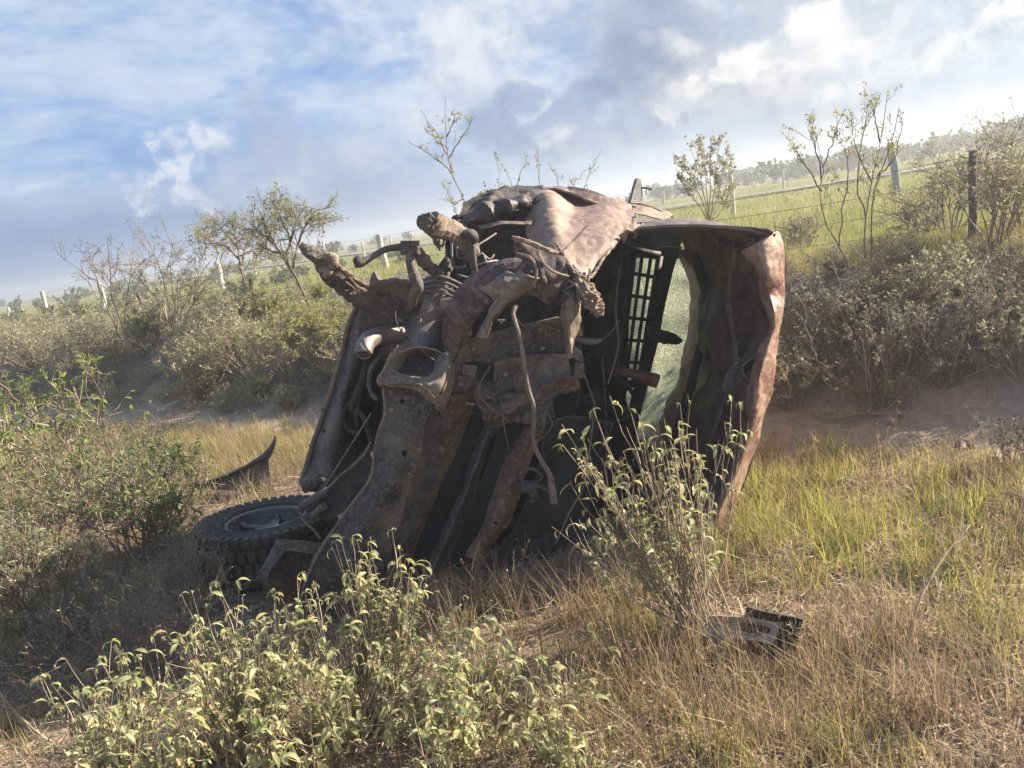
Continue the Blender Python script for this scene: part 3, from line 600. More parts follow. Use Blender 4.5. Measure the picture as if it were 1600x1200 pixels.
# --- grey tube, wrapped straps
tube('grey_tube', [(690, 442, 3.62), (676, 480, 3.58), (658, 530, 3.52), (648, 562, 3.48)], [27, 28, 29, 29], M['grey'], W, sides=24, n=30)
V, F = merge([tubegeo([(662, 437+i*7, 3.52-.01*i), (690, 432+i*8, 3.44), (725, 446+i*9, 3.5)], 2.4, sides=7) for i in range(4)])
mk('wrapped_straps', V, F, M['mud'], W)
tube('pipe_stub', [(692, 478, 3.42), (715, 476, 3.4), (738, 474, 3.42)], [12, 12.5, 12], M['grey'], W, sides=16)
tube('tube_collar', [(640, 545, 3.46), (655, 552, 3.42), (672, 548, 3.44)], [5, 6, 5], M['mud'], W)

# --- frame horn, link bar, upper frame stub
tube('frame_horn', [(470, 382, 3.32), (482, 392, 3.34), (500, 402, 3.38), (516, 422, 3.42), (545, 448, 3.48), (575, 470, 3.52), (600, 490, 3.56)], [5, 10, 13, 17, 18, 20, 18], M['mud'], W, n=44, sides=14, power=3, jag=.28, flat=.55)
V, F = merge([tubegeo([(508, 400, 3.36), (518, 403, 3.34), (522, 412, 3.33), (514, 420, 3.34)], [6, 8, 7, 4], sides=9, jag=.5), tubegeo([(500, 420, 3.36), (514, 424, 3.33), (506, 432, 3.34)], [4, 6, 4], sides=8, jag=.4)])
mk('torn_lug', V, F, M['tan'], W)
tube('horn_flange', [(520, 410, 3.38), (545, 430, 3.42), (580, 452, 3.48)], [3, 5, 4], M['rust'], W, jag=.4)
V, F = merge([tubegeo([(540, 440, 3.38), (552, 450, 3.4), (562, 460, 3.42)], 1.5, sides=6), tubegeo([(548, 435, 3.38), (558, 448, 3.4), (568, 456, 3.42)], 1.2, sides=6)])
mk('horn_wire', V, F, M['cable'], W)
lk_ = tube('stabiliser_link', [(556, 410, 3.30), (564, 411, 3.30), (580, 402, 3.32), (602, 390, 3.34), (625, 386, 3.36), (645, 385, 3.38)], [8, 6.5, 5, 5, 5.5, 6], M['slate'], W, n=36, sides=12)
mk('link_ball', *tubegeo([(553, 411, 3.30), (559, 409, 3.30), (566, 411, 3.3)], [4, 9, 5], sides=12), M['dark'], lk_)
V, F = merge([tubegeo([(x, 376, 3.36), (x+1, 398, 3.36)], [4.2, 5.2], sides=8, jag=.3) for x in (630, 637, 644, 651)]); mk('link_clamp', V, F, M['mud'], W)
tube('vertical_strut', [(640, 388, 3.36), (641, 410, 3.36), (648, 432, 3.36), (653, 448, 3.36), (646, 462, 3.38), (643, 480, 3.42)], [6, 7, 8.5, 9, 8, 7], M['mud'], W, n=34, sides=12)
tube('strut_arm', [(652, 392, 3.4), (660, 405, 3.42), (672, 418, 3.46), (690, 430, 3.5)], [8, 10, 9, 8], M['mud'], W, jag=.5)
tube('frame_stub', [(672, 345, 3.40), (682, 353, 3.42), (700, 358, 3.46), (716, 366, 3.50), (732, 382, 3.55), (738, 398, 3.6)], [17, 18, 16, 15, 14, 12], M['tan'], W, n=32, sides=14, power=3.4, jag=.16, flat=.8)
tube('stub_mouth', [(662, 352, 3.34), (668, 348, 3.38), (676, 350, 3.42)], [7, 13, 12], M['mud'], W, sides=12, jag=.9)
V, F = merge([tubegeo([(676, 362, 3.42), (680, 372, 3.4), (684, 382, 3.42), (688, 392, 3.42)], [2.5, 5, 4, 1.5], sides=7, jag=.6), tubegeo([(690, 368, 3.44), (694, 378, 3.42), (690, 386, 3.42)], 2.2, sides=6)]); mk('hanging_bolts', V, F, M['mud'], W)
# pipes and hoses in the dark engine bay
V, F = merge([tubegeo([(706, 372, 3.6), (706, 400, 3.58), (712, 418, 3.58), (728, 417, 3.58)], 2.2, sides=7),
 tubegeo([(714, 385, 3.58), (716, 402, 3.56), (728, 404, 3.56)], 2.0, sides=7),
 tubegeo([(736, 390, 3.56), (755, 378, 3.6), (775, 365, 3.65)], 2.0, sides=7), tubegeo([(745, 415, 3.55), (760, 410, 3.55), (778, 408, 3.6), (784, 418, 3.6)], 2.0, sides=7),
 tubegeo([(752, 395, 3.6), (765, 405, 3.6), (772, 398, 3.62)], 1.6, sides=7), tubegeo([(715, 430, 3.6), (740, 435, 3.6), (770, 430, 3.62), (800, 440, 3.6)], 2.2, sides=7),
 tubegeo([(756, 400, 3.58), (764, 420, 3.57), (768, 432, 3.57)], 1.8, sides=7)]); mk('brake_lines', V, F, M['grey'], W)
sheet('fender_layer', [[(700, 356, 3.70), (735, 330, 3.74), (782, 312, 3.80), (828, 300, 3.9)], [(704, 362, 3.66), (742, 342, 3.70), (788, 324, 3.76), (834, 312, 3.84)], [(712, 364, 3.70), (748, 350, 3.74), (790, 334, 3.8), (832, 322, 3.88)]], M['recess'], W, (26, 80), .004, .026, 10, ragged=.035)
tube('vertical_pipe', [(733, 366, 3.50), (736, 380, 3.5), (741, 420, 3.52), (746, 446, 3.56)], [8, 6.5, 5.5, 5], M['slate'], W, sides=12)
tube('pipe_clamp', [(724, 366, 3.48), (736, 368, 3.47), (742, 378, 3.48)], [7, 10, 7], M['mud'], W, sides=10)
hs = []
rr_ = np.random.default_rng(5)
for k in range(16):
    x0, y0 = 640+rr_.random()*150, 425+rr_.random()*35; x1, y1 = x0+(rr_.random()-.3)*70, y0+(rr_.random()-.2)*55
    mk('hose', *tubegeo([(x0, y0, 3.62), ((x0+x1)/2+(rr_.random()-.5)*26, (y0+y1)/2-8, 3.56), (x1, y1, 3.62)], 1.5+rr_.random()*3.5, sides=7, n=12, jag=.15), M['mud'], W)
for k, (x, y, Y) in enumerate([(612, 640, 3.16), (655, 650, 3.14), (600, 760, 3.16), (640, 740, 3.16), (560, 840, 3.16), (520, 900, 3.18), (740, 545, 3.26), (800, 535, 3.24), (860, 515, 3.22), (790, 585, 3.33), (850, 600, 3.29), (700, 640, 3.38), (690, 700, 3.38), (660, 790, 3.35), (810, 700, 3.3), (796, 770, 3.27), (755, 850, 3.26), (830, 425, 3.24), (760, 470, 3.22), (735, 520, 3.25), (600, 470, 3.4), (625, 500, 3.42), (520, 720, 3.78), (505, 640, 3.82), (720, 600, 3.31)]):
    r_ = rr_.uniform(2.2, 4.2); mk('bolt', *tubegeo([(x, y, Y+.01), (x-.3, y+.5, Y-.012)], r_, sides=6, n=3), M['rust' if k % 3 else 'grey'], W, False)
for k in range(14):
    x0, y0 = rr_.uniform(600, 900), rr_.uniform(430, 640); x1, y1 = x0+rr_.normal(0, 35), y0+rr_.uniform(15, 90)
    mk('loose_wire', *tubegeo([(x0, y0, 3.34), ((x0+x1)/2+rr_.normal(0, 14), (y0+y1)/2, 3.2+rr_.random()*.08), (x1, y1, 3.32)], rr_.uniform(.7, 1.5), sides=5, n=14), M['cable' if k % 2 else 'black'], W)

# --- knuckle and left underbody
plate('knuckle_plate', [(566, 470, 3.5), (578, 448, 3.46), (586, 424, 3.44), (597, 438, 3.42), (618, 436, 3.4), (640, 442, 3.42), (655, 428, 3.45), (664, 455, 3.47), (652, 500, 3.5), (640, 540, 3.55), (600, 536, 3.6), (560, 525, 3.66)], M['mud'], W, .02, .03, 6)
sheet('inner_fender', [
 [(566, 462, 3.75), (600, 448, 3.62), (645, 455, 3.56)],
 [(548, 505, 3.80), (585, 510, 3.66), (632, 520, 3.62)],
 [(534, 560, 3.86), (556, 560, 3.74), (590, 560, 3.84)],
 [(515, 625, 3.90), (538, 622, 3.80), (552, 625, 3.98)],
 [(492, 690, 3.95), (522, 695, 3.80), (560, 700, 3.98)],
 [(472, 755, 3.95), (510, 765, 3.80), (560, 765, 3.95)]], M['slate'], W, (110, 60), .008, .014, 6, holes=((493, 666, 2.6), (507, 674, 3.2)))
tube('fender_lit_rim', [(566, 462, 3.72), (546, 505, 3.77), (532, 560, 3.83), (513, 625, 3.87), (490, 690, 3.92), (470, 757, 3.92)], [3, 4, 4, 4, 4, 4], M['tan'], W, n=44, sides=8)  # pale tube draws the lit left edge of the panel
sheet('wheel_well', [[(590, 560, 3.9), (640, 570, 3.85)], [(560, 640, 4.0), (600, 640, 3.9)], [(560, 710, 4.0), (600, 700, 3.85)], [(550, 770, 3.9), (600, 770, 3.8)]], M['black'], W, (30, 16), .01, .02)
tube('well_ring', [(600, 555, 3.62), (582, 572, 3.6), (577, 600, 3.6), (583, 618, 3.58), (590, 625, 3.56)], [3.5, 4, 4, 4, 3], M['slate'], W, n=30, sides=9)
tube('well_ring', [(556, 625, 3.82), (540, 635, 3.82), (536, 655, 3.82), (545, 672, 3.82), (562, 680, 3.8)], [3, 5, 6, 5, 4], M['dark'], W, n=30, sides=9)
V, F = merge([tubegeo([(575, 560, 3.75), (566, 600, 3.76), (548, 640, 3.8)], [6, 8, 6], sides=9), tubegeo([(560, 640, 3.74), (572, 660, 3.72), (580, 690, 3.7)], [4, 5, 4], sides=8)]); mk('brake_hose', V, F, M['dark'], W)
V, F = merge([tubegeo([(568, 552, 3.26), (569, 546, 3.27), (575, 533, 3.32), (592, 525, 3.40), (620, 522, 3.47), (660, 520, 3.55)], [13, 13, 13, 13, 13, 13], sides=20, n=34, cap=False),
 tubegeo([(568, 552, 3.265), (570, 545, 3.28), (576, 534, 3.33)], [8.5, 8.5, 8.5], sides=18, n=10, cap=False), tubegeo([(567.6, 553.4, 3.255), (568.6, 550, 3.265)], [10.8, 10.8], sides=20, n=3, cap=False, )])
ex = mk('exhaust_elbow', V, F, M['grey'], W); s = ex.modifiers.new('t', 'SOLIDIFY'); s.thickness = .006; s.offset = 0
mk('exhaust_bore', *tubegeo([(571.5, 544, 3.31), (573, 540, 3.32)], 9.5, sides=16, n=3), M['black'], ex)

# --- main frame rail with dished end bracket
fr = sheet('frame_rail', fwd([
 [(608, 590, 3.46), (598, 600, 3.36), (648, 604, 3.33), (692, 596, 3.32), (706, 588, 3.42)],
 [(610, 640, 3.44), (601, 640, 3.33), (640, 645, 3.29), (676, 636, 3.30), (692, 628, 3.42)],
 [(600, 670, 3.42), (593, 672, 3.31), (630, 675, 3.27), (664, 664, 3.29), (676, 652, 3.40)],
 [(592, 705, 3.40), (585, 702, 3.29), (622, 705, 3.25), (660, 700, 3.28), (673, 697, 3.38)],
 [(584, 750, 3.38), (579, 745, 3.27), (612, 752, 3.23), (646, 750, 3.26), (660, 748, 3.36)],
 [(548, 805, 3.36), (540, 800, 3.25), (580, 805, 3.21), (625, 812, 3.24), (642, 806, 3.34)],
 [(508, 865, 3.34), (500, 860, 3.23), (545, 868, 3.18), (602, 875, 3.22), (618, 868, 3.32)],
 [(484, 920, 3.32), (476, 915, 3.21), (520, 925, 3.17), (575, 928, 3.20), (592, 924, 3.30)],
 [(480, 972, 3.30), (472, 968, 3.20), (506, 975, 3.16), (548, 975, 3.19), (566, 972, 3.28)]]), M['mud'], W, (170, 60), .006, .011, 12, holes=((629, 627, 4.6), (632, 708, 4.8), (631, 717, 2.6), (503, 893, 2.5)), sharp_u=True)
fr['label'] = 'mud caked frame rail running down to the ground'
tube('rail_weld', fwd([(598, 606, 3.32), (601, 645, 3.30), (591, 675, 3.28), (584, 705, 3.26), (578, 748, 3.24), (540, 800, 3.22), (499, 862, 3.2), (474, 920, 3.18), (470, 965, 3.17)]), [2, 2, 2.3, 2, 2, 2, 2.4, 2.2, 2], M['tan'], W, n=80, sides=7, jag=.35)
cap_ = sheet('frame_end_bracket', fwd([
 [(616, 556, 3.56), (620, 544, 3.44), (628, 548, 3.43), (648, 545, 3.44), (676, 546, 3.44), (692, 551, 3.43), (702, 550, 3.44), (709, 562, 3.54)],
 [(608, 562, 3.50), (612, 556, 3.38), (622, 558, 3.42), (645, 556, 3.52), (672, 557, 3.52), (688, 560, 3.42), (702, 562, 3.36), (712, 578, 3.48)],
 [(600, 575, 3.46), (604, 570, 3.35), (614, 570, 3.40), (640, 570, 3.49), (668, 572, 3.49), (684, 575, 3.38), (699, 576, 3.32), (712, 592, 3.46)],
 [(594, 588, 3.42), (597, 583, 3.31), (608, 583, 3.36), (632, 583, 3.42), (660, 585, 3.42), (678, 588, 3.34), (695, 592, 3.29), (709, 608, 3.44)],
 [(590, 597, 3.38), (592, 594, 3.28), (604, 594, 3.29), (630, 594, 3.30), (656, 596, 3.28), (672, 603, 3.27), (689, 608, 3.27), (703, 622, 3.42)],
 [(594, 604, 3.38), (598, 602, 3.31), (608, 603, 3.32), (630, 604, 3.31), (654, 610, 3.30), (668, 622, 3.29), (682, 632, 3.29), (694, 640, 3.40)]]), M['tan'], W, (80, 80), .006, .004, 9, holes=((688, 614, 2.4), (706, 585, 2.)))
sheet('dish_shade', fwd([[(624, 557, 3.495), (650, 556, 3.505), (688, 560, 3.48)], [(614, 571, 3.45), (645, 571, 3.465), (684, 574, 3.44)], [(606, 584, 3.38), (636, 585, 3.40), (676, 589, 3.37)]]), M['recess'], cap_, (30, 30), .004, .003, 9)  # dark sheet laid in the dish, its colour stands in for shade
for (x, y) in ((642, 560), (672, 562)): mk('bolt', *tubegeo([(x, y, 3.35), (x-.5, y+2, 3.325)], 4.5, sides=6, n=4), M['mud'], cap_)
V, F = merge([tubegeo(fwd([(612, 552, 3.37), (600, 578, 3.32), (591, 597, 3.27), (625, 598, 3.265), (655, 601, 3.25), (676, 618, 3.25), (684, 640, 3.27)]), 2.4, sides=7, n=60, jag=.3)]); mk('bracket_lip', V, F, M['tan'], cap_)

# --- brown second rail, dark slabs, red strip
sheet('second_rail', [
 [(676, 640, 3.50), (705, 618, 3.42), (745, 612, 3.46)], [(672, 690, 3.48), (695, 680, 3.40), (722, 690, 3.46)], [(658, 760, 3.46), (678, 755, 3.38), (696, 745, 3.44)],
 [(635, 820, 3.44), (650, 820, 3.36), (672, 800, 3.42)], [(600, 900, 3.40), (620, 905, 3.34), (636, 890, 3.4)]], M['rust'], W, (80, 26), .008, .01, 8, holes=((672, 674, 2.4),))
sheet('dark_slab', [[(722, 642, 3.58), (764, 646, 3.58)], [(700, 720, 3.55), (738, 740, 3.55)], [(655, 820, 3.5), (700, 840, 3.5)], [(612, 905, 3.45), (660, 915, 3.45)]], M['black'], W, (50, 16), .03, .006, 8)
sheet('grey_channel', [[(764, 642, 3.54), (772, 645, 3.48), (782, 650, 3.56)], [(738, 715, 3.52), (748, 718, 3.46), (757, 722, 3.54)], [(705, 800, 3.46), (715, 802, 3.42), (726, 808, 3.5)], [(668, 880, 3.42), (678, 885, 3.36), (690, 890, 3.44)], [(650, 930, 3.38), (660, 935, 3.34), (672, 935, 3.4)]], M['slate'], W, (80, 14), .008, .012, 10)
sheet('dark_slab', [[(784, 652, 3.62), (850, 665, 3.62)], [(765, 720, 3.58), (815, 740, 3.58)], [(730, 800, 3.52), (780, 810, 3.52)], [(692, 890, 3.48), (745, 895, 3.48)]], M['black'], W, (50, 20), .02, .014, 8)
sheet('red_strip', [[(832, 645, 3.42), (846, 640, 3.36), (862, 618, 3.42)], [(806, 690, 3.40), (825, 688, 3.33), (850, 670, 3.4)], [(782, 735, 3.38), (802, 738, 3.32), (832, 722, 3.38)], [(764, 785, 3.36), (785, 788, 3.30), (812, 775, 3.36)], [(752, 825, 3.34), (768, 828, 3.28), (796, 815, 3.34)], [(728, 870, 3.32), (742, 876, 3.27), (758, 865, 3.32)]], M['redstrip'], W, (90, 30), .008, .022, 10, holes=((775, 817, 3.6),), ragged=.02)
sheet('black_underpanel', [[(850, 660, 3.56), (900, 650, 3.6), (950, 660, 3.7)], [(835, 740, 3.5), (880, 730, 3.54), (930, 740, 3.6)], [(800, 830, 3.45), (860, 830, 3.46), (920, 830, 3.5)], [(740, 900, 3.4), (830, 915, 3.4), (910, 915, 3.42)]], M['black'], W, (50, 50), .01, .03, 5)

# --- centre plates
plate('skid_plate', [(718, 534, 3.41), (745, 526, 3.38), (790, 514, 3.35), (832, 504, 3.32), (870, 495, 3.32), (886, 498, 3.34), (888, 520, 3.34), (884, 560, 3.37), (850, 556, 3.37), (800, 558, 3.37), (760, 566, 3.39), (724, 562, 3.42)], M['mud'], W, .012, .02, 7)
plate('lower_plate', [(772, 566, 3.36), (820, 556, 3.33), (886, 552, 3.30), (892, 580, 3.31), (886, 604, 3.32), (862, 622, 3.32), (868, 650, 3.34), (850, 668, 3.36), (820, 650, 3.38), (790, 648, 3.40), (772, 610, 3.40)], M['slate'], W, .012, .05, 8, 10)
sheet('crumpled_crossmember', [[(748, 596, 3.44), (800, 602, 3.38), (870, 590, 3.36)], [(752, 618, 3.42), (800, 622, 3.34), (862, 620, 3.34)], [(768, 640, 3.44), (812, 642, 3.36), (850, 640, 3.36)], [(775, 652, 3.48), (815, 660, 3.42), (842, 655, 3.42)]], M['mud'], W, (40, 60), .008, .05, 13, ragged=.04)
plate('battery_tray', [(704, 568, 3.410), (746, 572, 3.410), (742, 616, 3.410), (702, 612, 3.410)], M['plum'], W, .03, .006, 4)
plate('pale_sticker', [(724, 570, 3.385), (744, 572, 3.385), (741, 586, 3.385), (723, 584, 3.385)], M['label'], W, .004, .001, 2)
V, F = merge([tubegeo([(727+i*4.5, 573, 3.378), (726+i*4.5, 583, 3.378)], .8, sides=5, n=3) for i in range(4)]); mk('sticker_bars', V, F, M['dark'], W)
V, F = merge([tubegeo([(748, 600, 3.38), (766, 622, 3.36)], 2, sides=6), tubegeo([(728, 630, 3.4), (742, 632, 3.38)], 2.2, sides=6), tubegeo([(750, 628, 3.42), (765, 640, 3.4)], 3, sides=6)]); mk('bright_clip', V, F, M['label'], W)
plate('rust_bracket', [(864, 606, 3.28), (876, 588, 3.27), (890, 590, 3.26), (904, 594, 3.28), (906, 606, 3.3), (880, 612, 3.3)], M['rust'], W, .02, .03, 5)
plate('box_bracket', [(892, 538, 3.36), (908, 548, 3.38), (911, 566, 3.38), (898, 562, 3.36)], M['tan'], W, .012, .004, 3)
plate('box_bracket', [(898, 566, 3.38), (912, 568, 3.4), (912, 590, 3.4), (896, 588, 3.38)], M['slate'], W, .015, .004, 3)

# --- dangling cable and shackle
tube('dangling_cable', [(806, 478, 3.22), (802, 492, 3.2), (812, 525, 3.18), (818, 560, 3.17), (824, 600, 3.18), (834, 640, 3.2), (834, 690, 3.24), (846, 720, 3.24), (858, 740, 3.23), (862, 760, 3.23), (866, 786, 3.22)], [4, 3, 3.2, 3.4, 3.2, 3.6, 3.4, 4, 4.5, 6, 7], M['cable'], W, n=90, sides=9, jag=.2)
V, F = merge([tubegeo([(812, 740, 3.28), (830, 732, 3.26), (846, 742, 3.25), (842, 752, 3.26), (818, 752, 3.28), (812, 742, 3.28)], 2.6, sides=8, n=34),
 tubegeo([(800, 760, 3.3), (818, 758, 3.26), (845, 760, 3.25), (858, 768, 3.24)], 4, sides=8, n=20, jag=.3),
 tubegeo([(812, 765, 3.28), (828, 762, 3.26), (836, 775, 3.26), (828, 784, 3.27)], [7, 9, 7, 4], sides=9, n=16, jag=.5)]); mk('shackle', V, F, M['mud'], W)

# --- lower left: strap, lower arms, box bracket
plate('dark_strap', [(482, 800, 3.46), (508, 772, 3.44), (550, 725, 3.42), (580, 690, 3.42), (582, 748, 3.40), (545, 795, 3.40), (510, 815, 3.42)], M['dark'], W, .02, .01, 5)
tube('strap_edge', [(488, 790, 3.44), (520, 740, 3.42), (552, 690, 3.42), (580, 645, 3.44)], 1.4, M['cable'], W, sides=6)
tube('strap_edge', [(500, 775, 3.41), (530, 745, 3.40), (565, 715, 3.39), (580, 690, 3.40)], 2.2, M['tan'], W, sides=6, jag=.3)
tube('lower_arm', [(468, 798, 3.46), (476, 788, 3.44), (492, 778, 3.42), (512, 768, 3.42)], [7, 7, 7, 8], M['mud'], W, sides=12)
tube('lower_arm', [(490, 806, 3.42), (498, 798, 3.40), (508, 790, 3.39)], [7, 7, 7], M['tan'], W, sides=12)
tube('arm_cable', [(468, 800, 3.43), (476, 815, 3.42), (492, 830, 3.4), (500, 842, 3.38)], 2.2, M['cable'], W, sides=7)
tube('hub_carrier', [(475, 760, 3.62), (498, 755, 3.6), (505, 775, 3.6), (490, 800, 3.6)], [10, 14, 12, 14], M['mud'], W, jag=.5, power=3)
sheet('box_bracket', [[(432, 842, 3.42), (470, 845, 3.40), (512, 850, 3.38)], [(428, 858, 3.36), (468, 862, 3.34), (505, 868, 3.33)], [(436, 862, 3.46), (470, 865, 3.44), (500, 870, 3.42)], [(420, 905, 3.44), (455, 912, 3.42), (490, 912, 3.40)], [(424, 948, 3.40), (452, 952, 3.38), (480, 950, 3.37)]], M['rust'], W, (50, 40), .008, .006, 8, sharp=True)
sheet('bracket_flange', [[(432, 842, 3.40), (446, 856, 3.36)], [(415, 880, 3.38), (428, 880, 3.34)], [(405, 900, 3.38), (418, 905, 3.34)], [(418, 935, 3.38), (426, 935, 3.35)]], M['mud'], W, (30, 8), .006, .006)

# --- wheel lying flat under the wreck
wc = np.array([*G(408, 808, .26)[:2], 0]); Rw = .365; Hw = .262
wheel = bpy.data.objects.new('wheel', None); COL.objects.link(wheel); wheel.parent = W; wheel.location = Vector(wc)-W.location; wheel.rotation_euler = (R(-3), R(4), 0)
def lathe(name, prof, mat, parent, n=96):
    prof = np.array(prof); a = np.arange(n)/n*2*math.pi; k = len(prof)
    V = np.stack([prof[:, None, 0]*np.cos(a), prof[:, None, 0]*np.sin(a), np.repeat(prof[:, 1:2], n, 1)], -1).reshape(-1, 3)
    i = np.arange(k-1)[:, None]*n; j = np.arange(n)[None, :]; j2 = (j+1) % n
    F = np.stack([i+j, i+j2, i+n+j2, i+n+j], -1).reshape(-1, 4)
    me = bpy.data.meshes.new(name); me.from_pydata(V.tolist(), [], F.tolist()); me.materials.append(mat)
    for p in me.polygons: p.use_smooth = True
    o = bpy.data.objects.new(name, me); COL.objects.link(o); o.parent = parent; return o
tyre = lathe('tyre', [(.215, .03), (.24, .005), (.30, 0), (.345, .012), (.357, .04), (.36, .13), (.357, .222), (.345, .25), (.30, .262), (.262, .266), (.256, .262), (.252, .267), (.228, .258), (.212, .235), (.21, .10)], M['rubber'], wheel)
bl = []
for i in range(44):
    a = i/44*2*math.pi
    for (zz, hz, da, rr2) in ((.238, .022, 0, .352), (.165, .028, .5, .362), (.10, .028, 0, .362), (.03, .022, .5, .352)):
        b_ = a+da*2*math.pi/44; ca, sa = math.cos(b_), math.sin(b_); rot = [[ca, -sa, 0], [sa, ca, 0], [0, 0, 1]]
        bl.append(box((rr2*ca, rr2*sa, zz), (.011, .017, hz), rot))
    ca, sa = math.cos(a), math.sin(a); rot = [[ca, -sa, 0], [sa, ca, 0], [0, 0, 1]]
    bl.append(box((.333*ca, .333*sa, .254), (.020, .014, .007), rot))
V, F = merge(bl)
me = bpy.data.meshes.new('tread_blocks'); me.from_pydata(V.tolist(), [], F[0].tolist()); me.materials.append(M['rubber'])
tb = bpy.data.objects.new('tread_block', me); COL.objects.link(tb); tb.parent = wheel; tb.name = 'tread'; bev(tb, .003)
rim = lathe('rim', [(.214, .232), (.208, .247), (.198, .243), (.192, .225), (.190, .19), (.165, .165), (.15, .135), (.12, .15), (.085, .172), (.07, .172), (.066, .195), (.03, .198), (.001, .198)], M['rimmet'], wheel)
sp = []
for i in range(6):
    a = i/6*2*math.pi+.3; A = np.array([[.06*math.cos(a), .06*math.sin(a), .178], [.11*math.cos(a+.15), .11*math.sin(a+.15), .186], [.16*math.cos(a+.2), .16*math.sin(a+.2), .186], [.195*math.cos(a+.2), .195*math.sin(a+.2), .205]])
    sp.append(sweep(catmull(A, 12), np.linspace(.026, .018, 12), 10, power=3, flat=.5, up=[0, 0, 1]))
V, F = merge(sp); me = bpy.data.meshes.new('rim_spokes'); me.from_pydata(V.tolist(), [], [f for ff in F for f in ff.tolist()]); me.materials.append(M['rimmet'])
for p in me.polygons: p.use_smooth = True
so = bpy.data.objects.new('rim_spokes', me); COL.objects.link(so); so.parent = wheel
# ================================================================= PLANTS
def unit(v): return v/np.maximum(np.linalg.norm(v, axis=-1, keepdims=True), 1e-9)
def grow(rg, base, d, length, K=6, wob=.18, lift=.0, droop=0.):
    N = len(base); out = [base]; d = unit(d); st = (length/(K-1))[:, None]
    for k in range(K-1):
        d = unit(d+rg.normal(0, wob, (N, 3))+np.array([0, 0, lift-droop*(k/(K-1))])); out.append(out[-1]+d*st)
    return np.stack(out, 1)
def children(rg, Pp, n, tlo=.3, thi=1., ang=.6, up=.2):
    """n child starts per parent polyline: positions, directions, parent index, t"""
    N, K = Pp.shape[:2]; idx = np.repeat(np.arange(N), n); t_ = tlo+(thi-tlo)*rg.random(N*n)
    f = t_*(K-1); i = np.minimum(f.astype(int), K-2); fr = (f-i)[:, None]
    pos = Pp[idx, i]*(1-fr)+Pp[idx, i+1]*fr; tan = unit(Pp[idx, i+1]-Pp[idx, i])
    r = unit(rg.normal(0, 1, (N*n, 3))); side = unit(r-(r*tan).sum(1, keepdims=True)*tan)
    a = (ang*(.6+.8*rg.random(N*n)))[:, None]
    return pos, unit(tan*np.cos(a)+side*np.sin(a)+np.array([0, 0, up])), idx, t_
def stems(Pp, r0, r1, sides=3):
    """vectorised tubes; r0,r1 (N,)"""
    N, K = Pp.shape[:2]; T = unit(np.gradient(Pp, axis=1)); ref = np.where(np.abs(T[..., 2:3]) > .9, np.array([1., 0, 0]), np.array([0, 0, 1.]))
    u = unit(np.cross(T, ref)); v = np.cross(u, T); tt = np.linspace(0, 1, K)[None, :]
    rad = (r0[:, None]*(1-tt)+r1[:, None]*tt)[..., None, None]; a = np.arange(sides)/sides*2*math.pi
    V = Pp[:, :, None, :]+rad*(np.cos(a)[None, None, :, None]*u[:, :, None, :]+np.sin(a)[None, None, :, None]*v[:, :, None, :])
    b = (np.arange(N)*K*sides)[:, None, None]+(np.arange(K-1)*sides)[None, :, None]; j = np.arange(sides)[None, None, :]; j2 = (j+1) % sides
    F = np.stack([b+j, b+j2, b+sides+j2, b+sides+j], -1).reshape(-1, 4)
    return V.reshape(-1, 3), F
def leaves(rg, pos, d, L, Wd, curl=.6, rows=4):
    """folded, curling leaf blades: rows x 3 vertices each"""
    N = len(pos); d = unit(d); ref = unit(np.array([0, 0, 1.])+rg.normal(0, .35, (N, 3))); s = unit(np.cross(d, ref)); n = unit(np.cross(s, d))
    prof = np.interp(np.linspace(0, 1, rows), [0, .3, .6, 1], [.12, 1, .85, .04]); V = []; p = pos.copy(); dd = d.copy(); st = (L/(rows-1))[:, None]
    cu = (curl*(.4+1.2*rg.random(N)))[:, None]
    for k in range(rows):
        nn = unit(np.cross(s, dd)); w_ = (Wd*prof[k]*.5)[:, None]
        V += [p-s*w_+nn*w_*.45, p, p+s*w_+nn*w_*.45]; dd = unit(dd-nn*cu/(rows-1)-np.array([0, 0, .12])*cu); p = p+dd*st
    V = np.stack(V, 1).reshape(-1, 3); b = (np.arange(N)*rows*3)[:, None]
    q = np.array([[k*3+c, k*3+c+1, k*3+c+4, k*3+c+3] for k in range(rows-1) for c in (0, 1)])
    return V, (b[:, :, None]+q[None]).reshape(-1, 4)
def flakes(rg, pos, L, Wd, d=None):
    """tiny leaves: one kinked diamond each"""
    N = len(pos); d = unit(rg.normal(0, 1, (N, 3)) if d is None else d+rg.normal(0, .5, (N, 3))); s = unit(np.cross(d, rg.normal(0, 1, (N, 3)))); L = L[:, None]; Wd = Wd[:, None]
    V = np.stack([pos, pos+d*L*.5+s*Wd*.5, pos+d*L, pos+d*L*.5-s*Wd*.5], 1).reshape(-1, 3); b = (np.arange(N)*4)[:, None]
    return V, b+np.arange(4)[None]
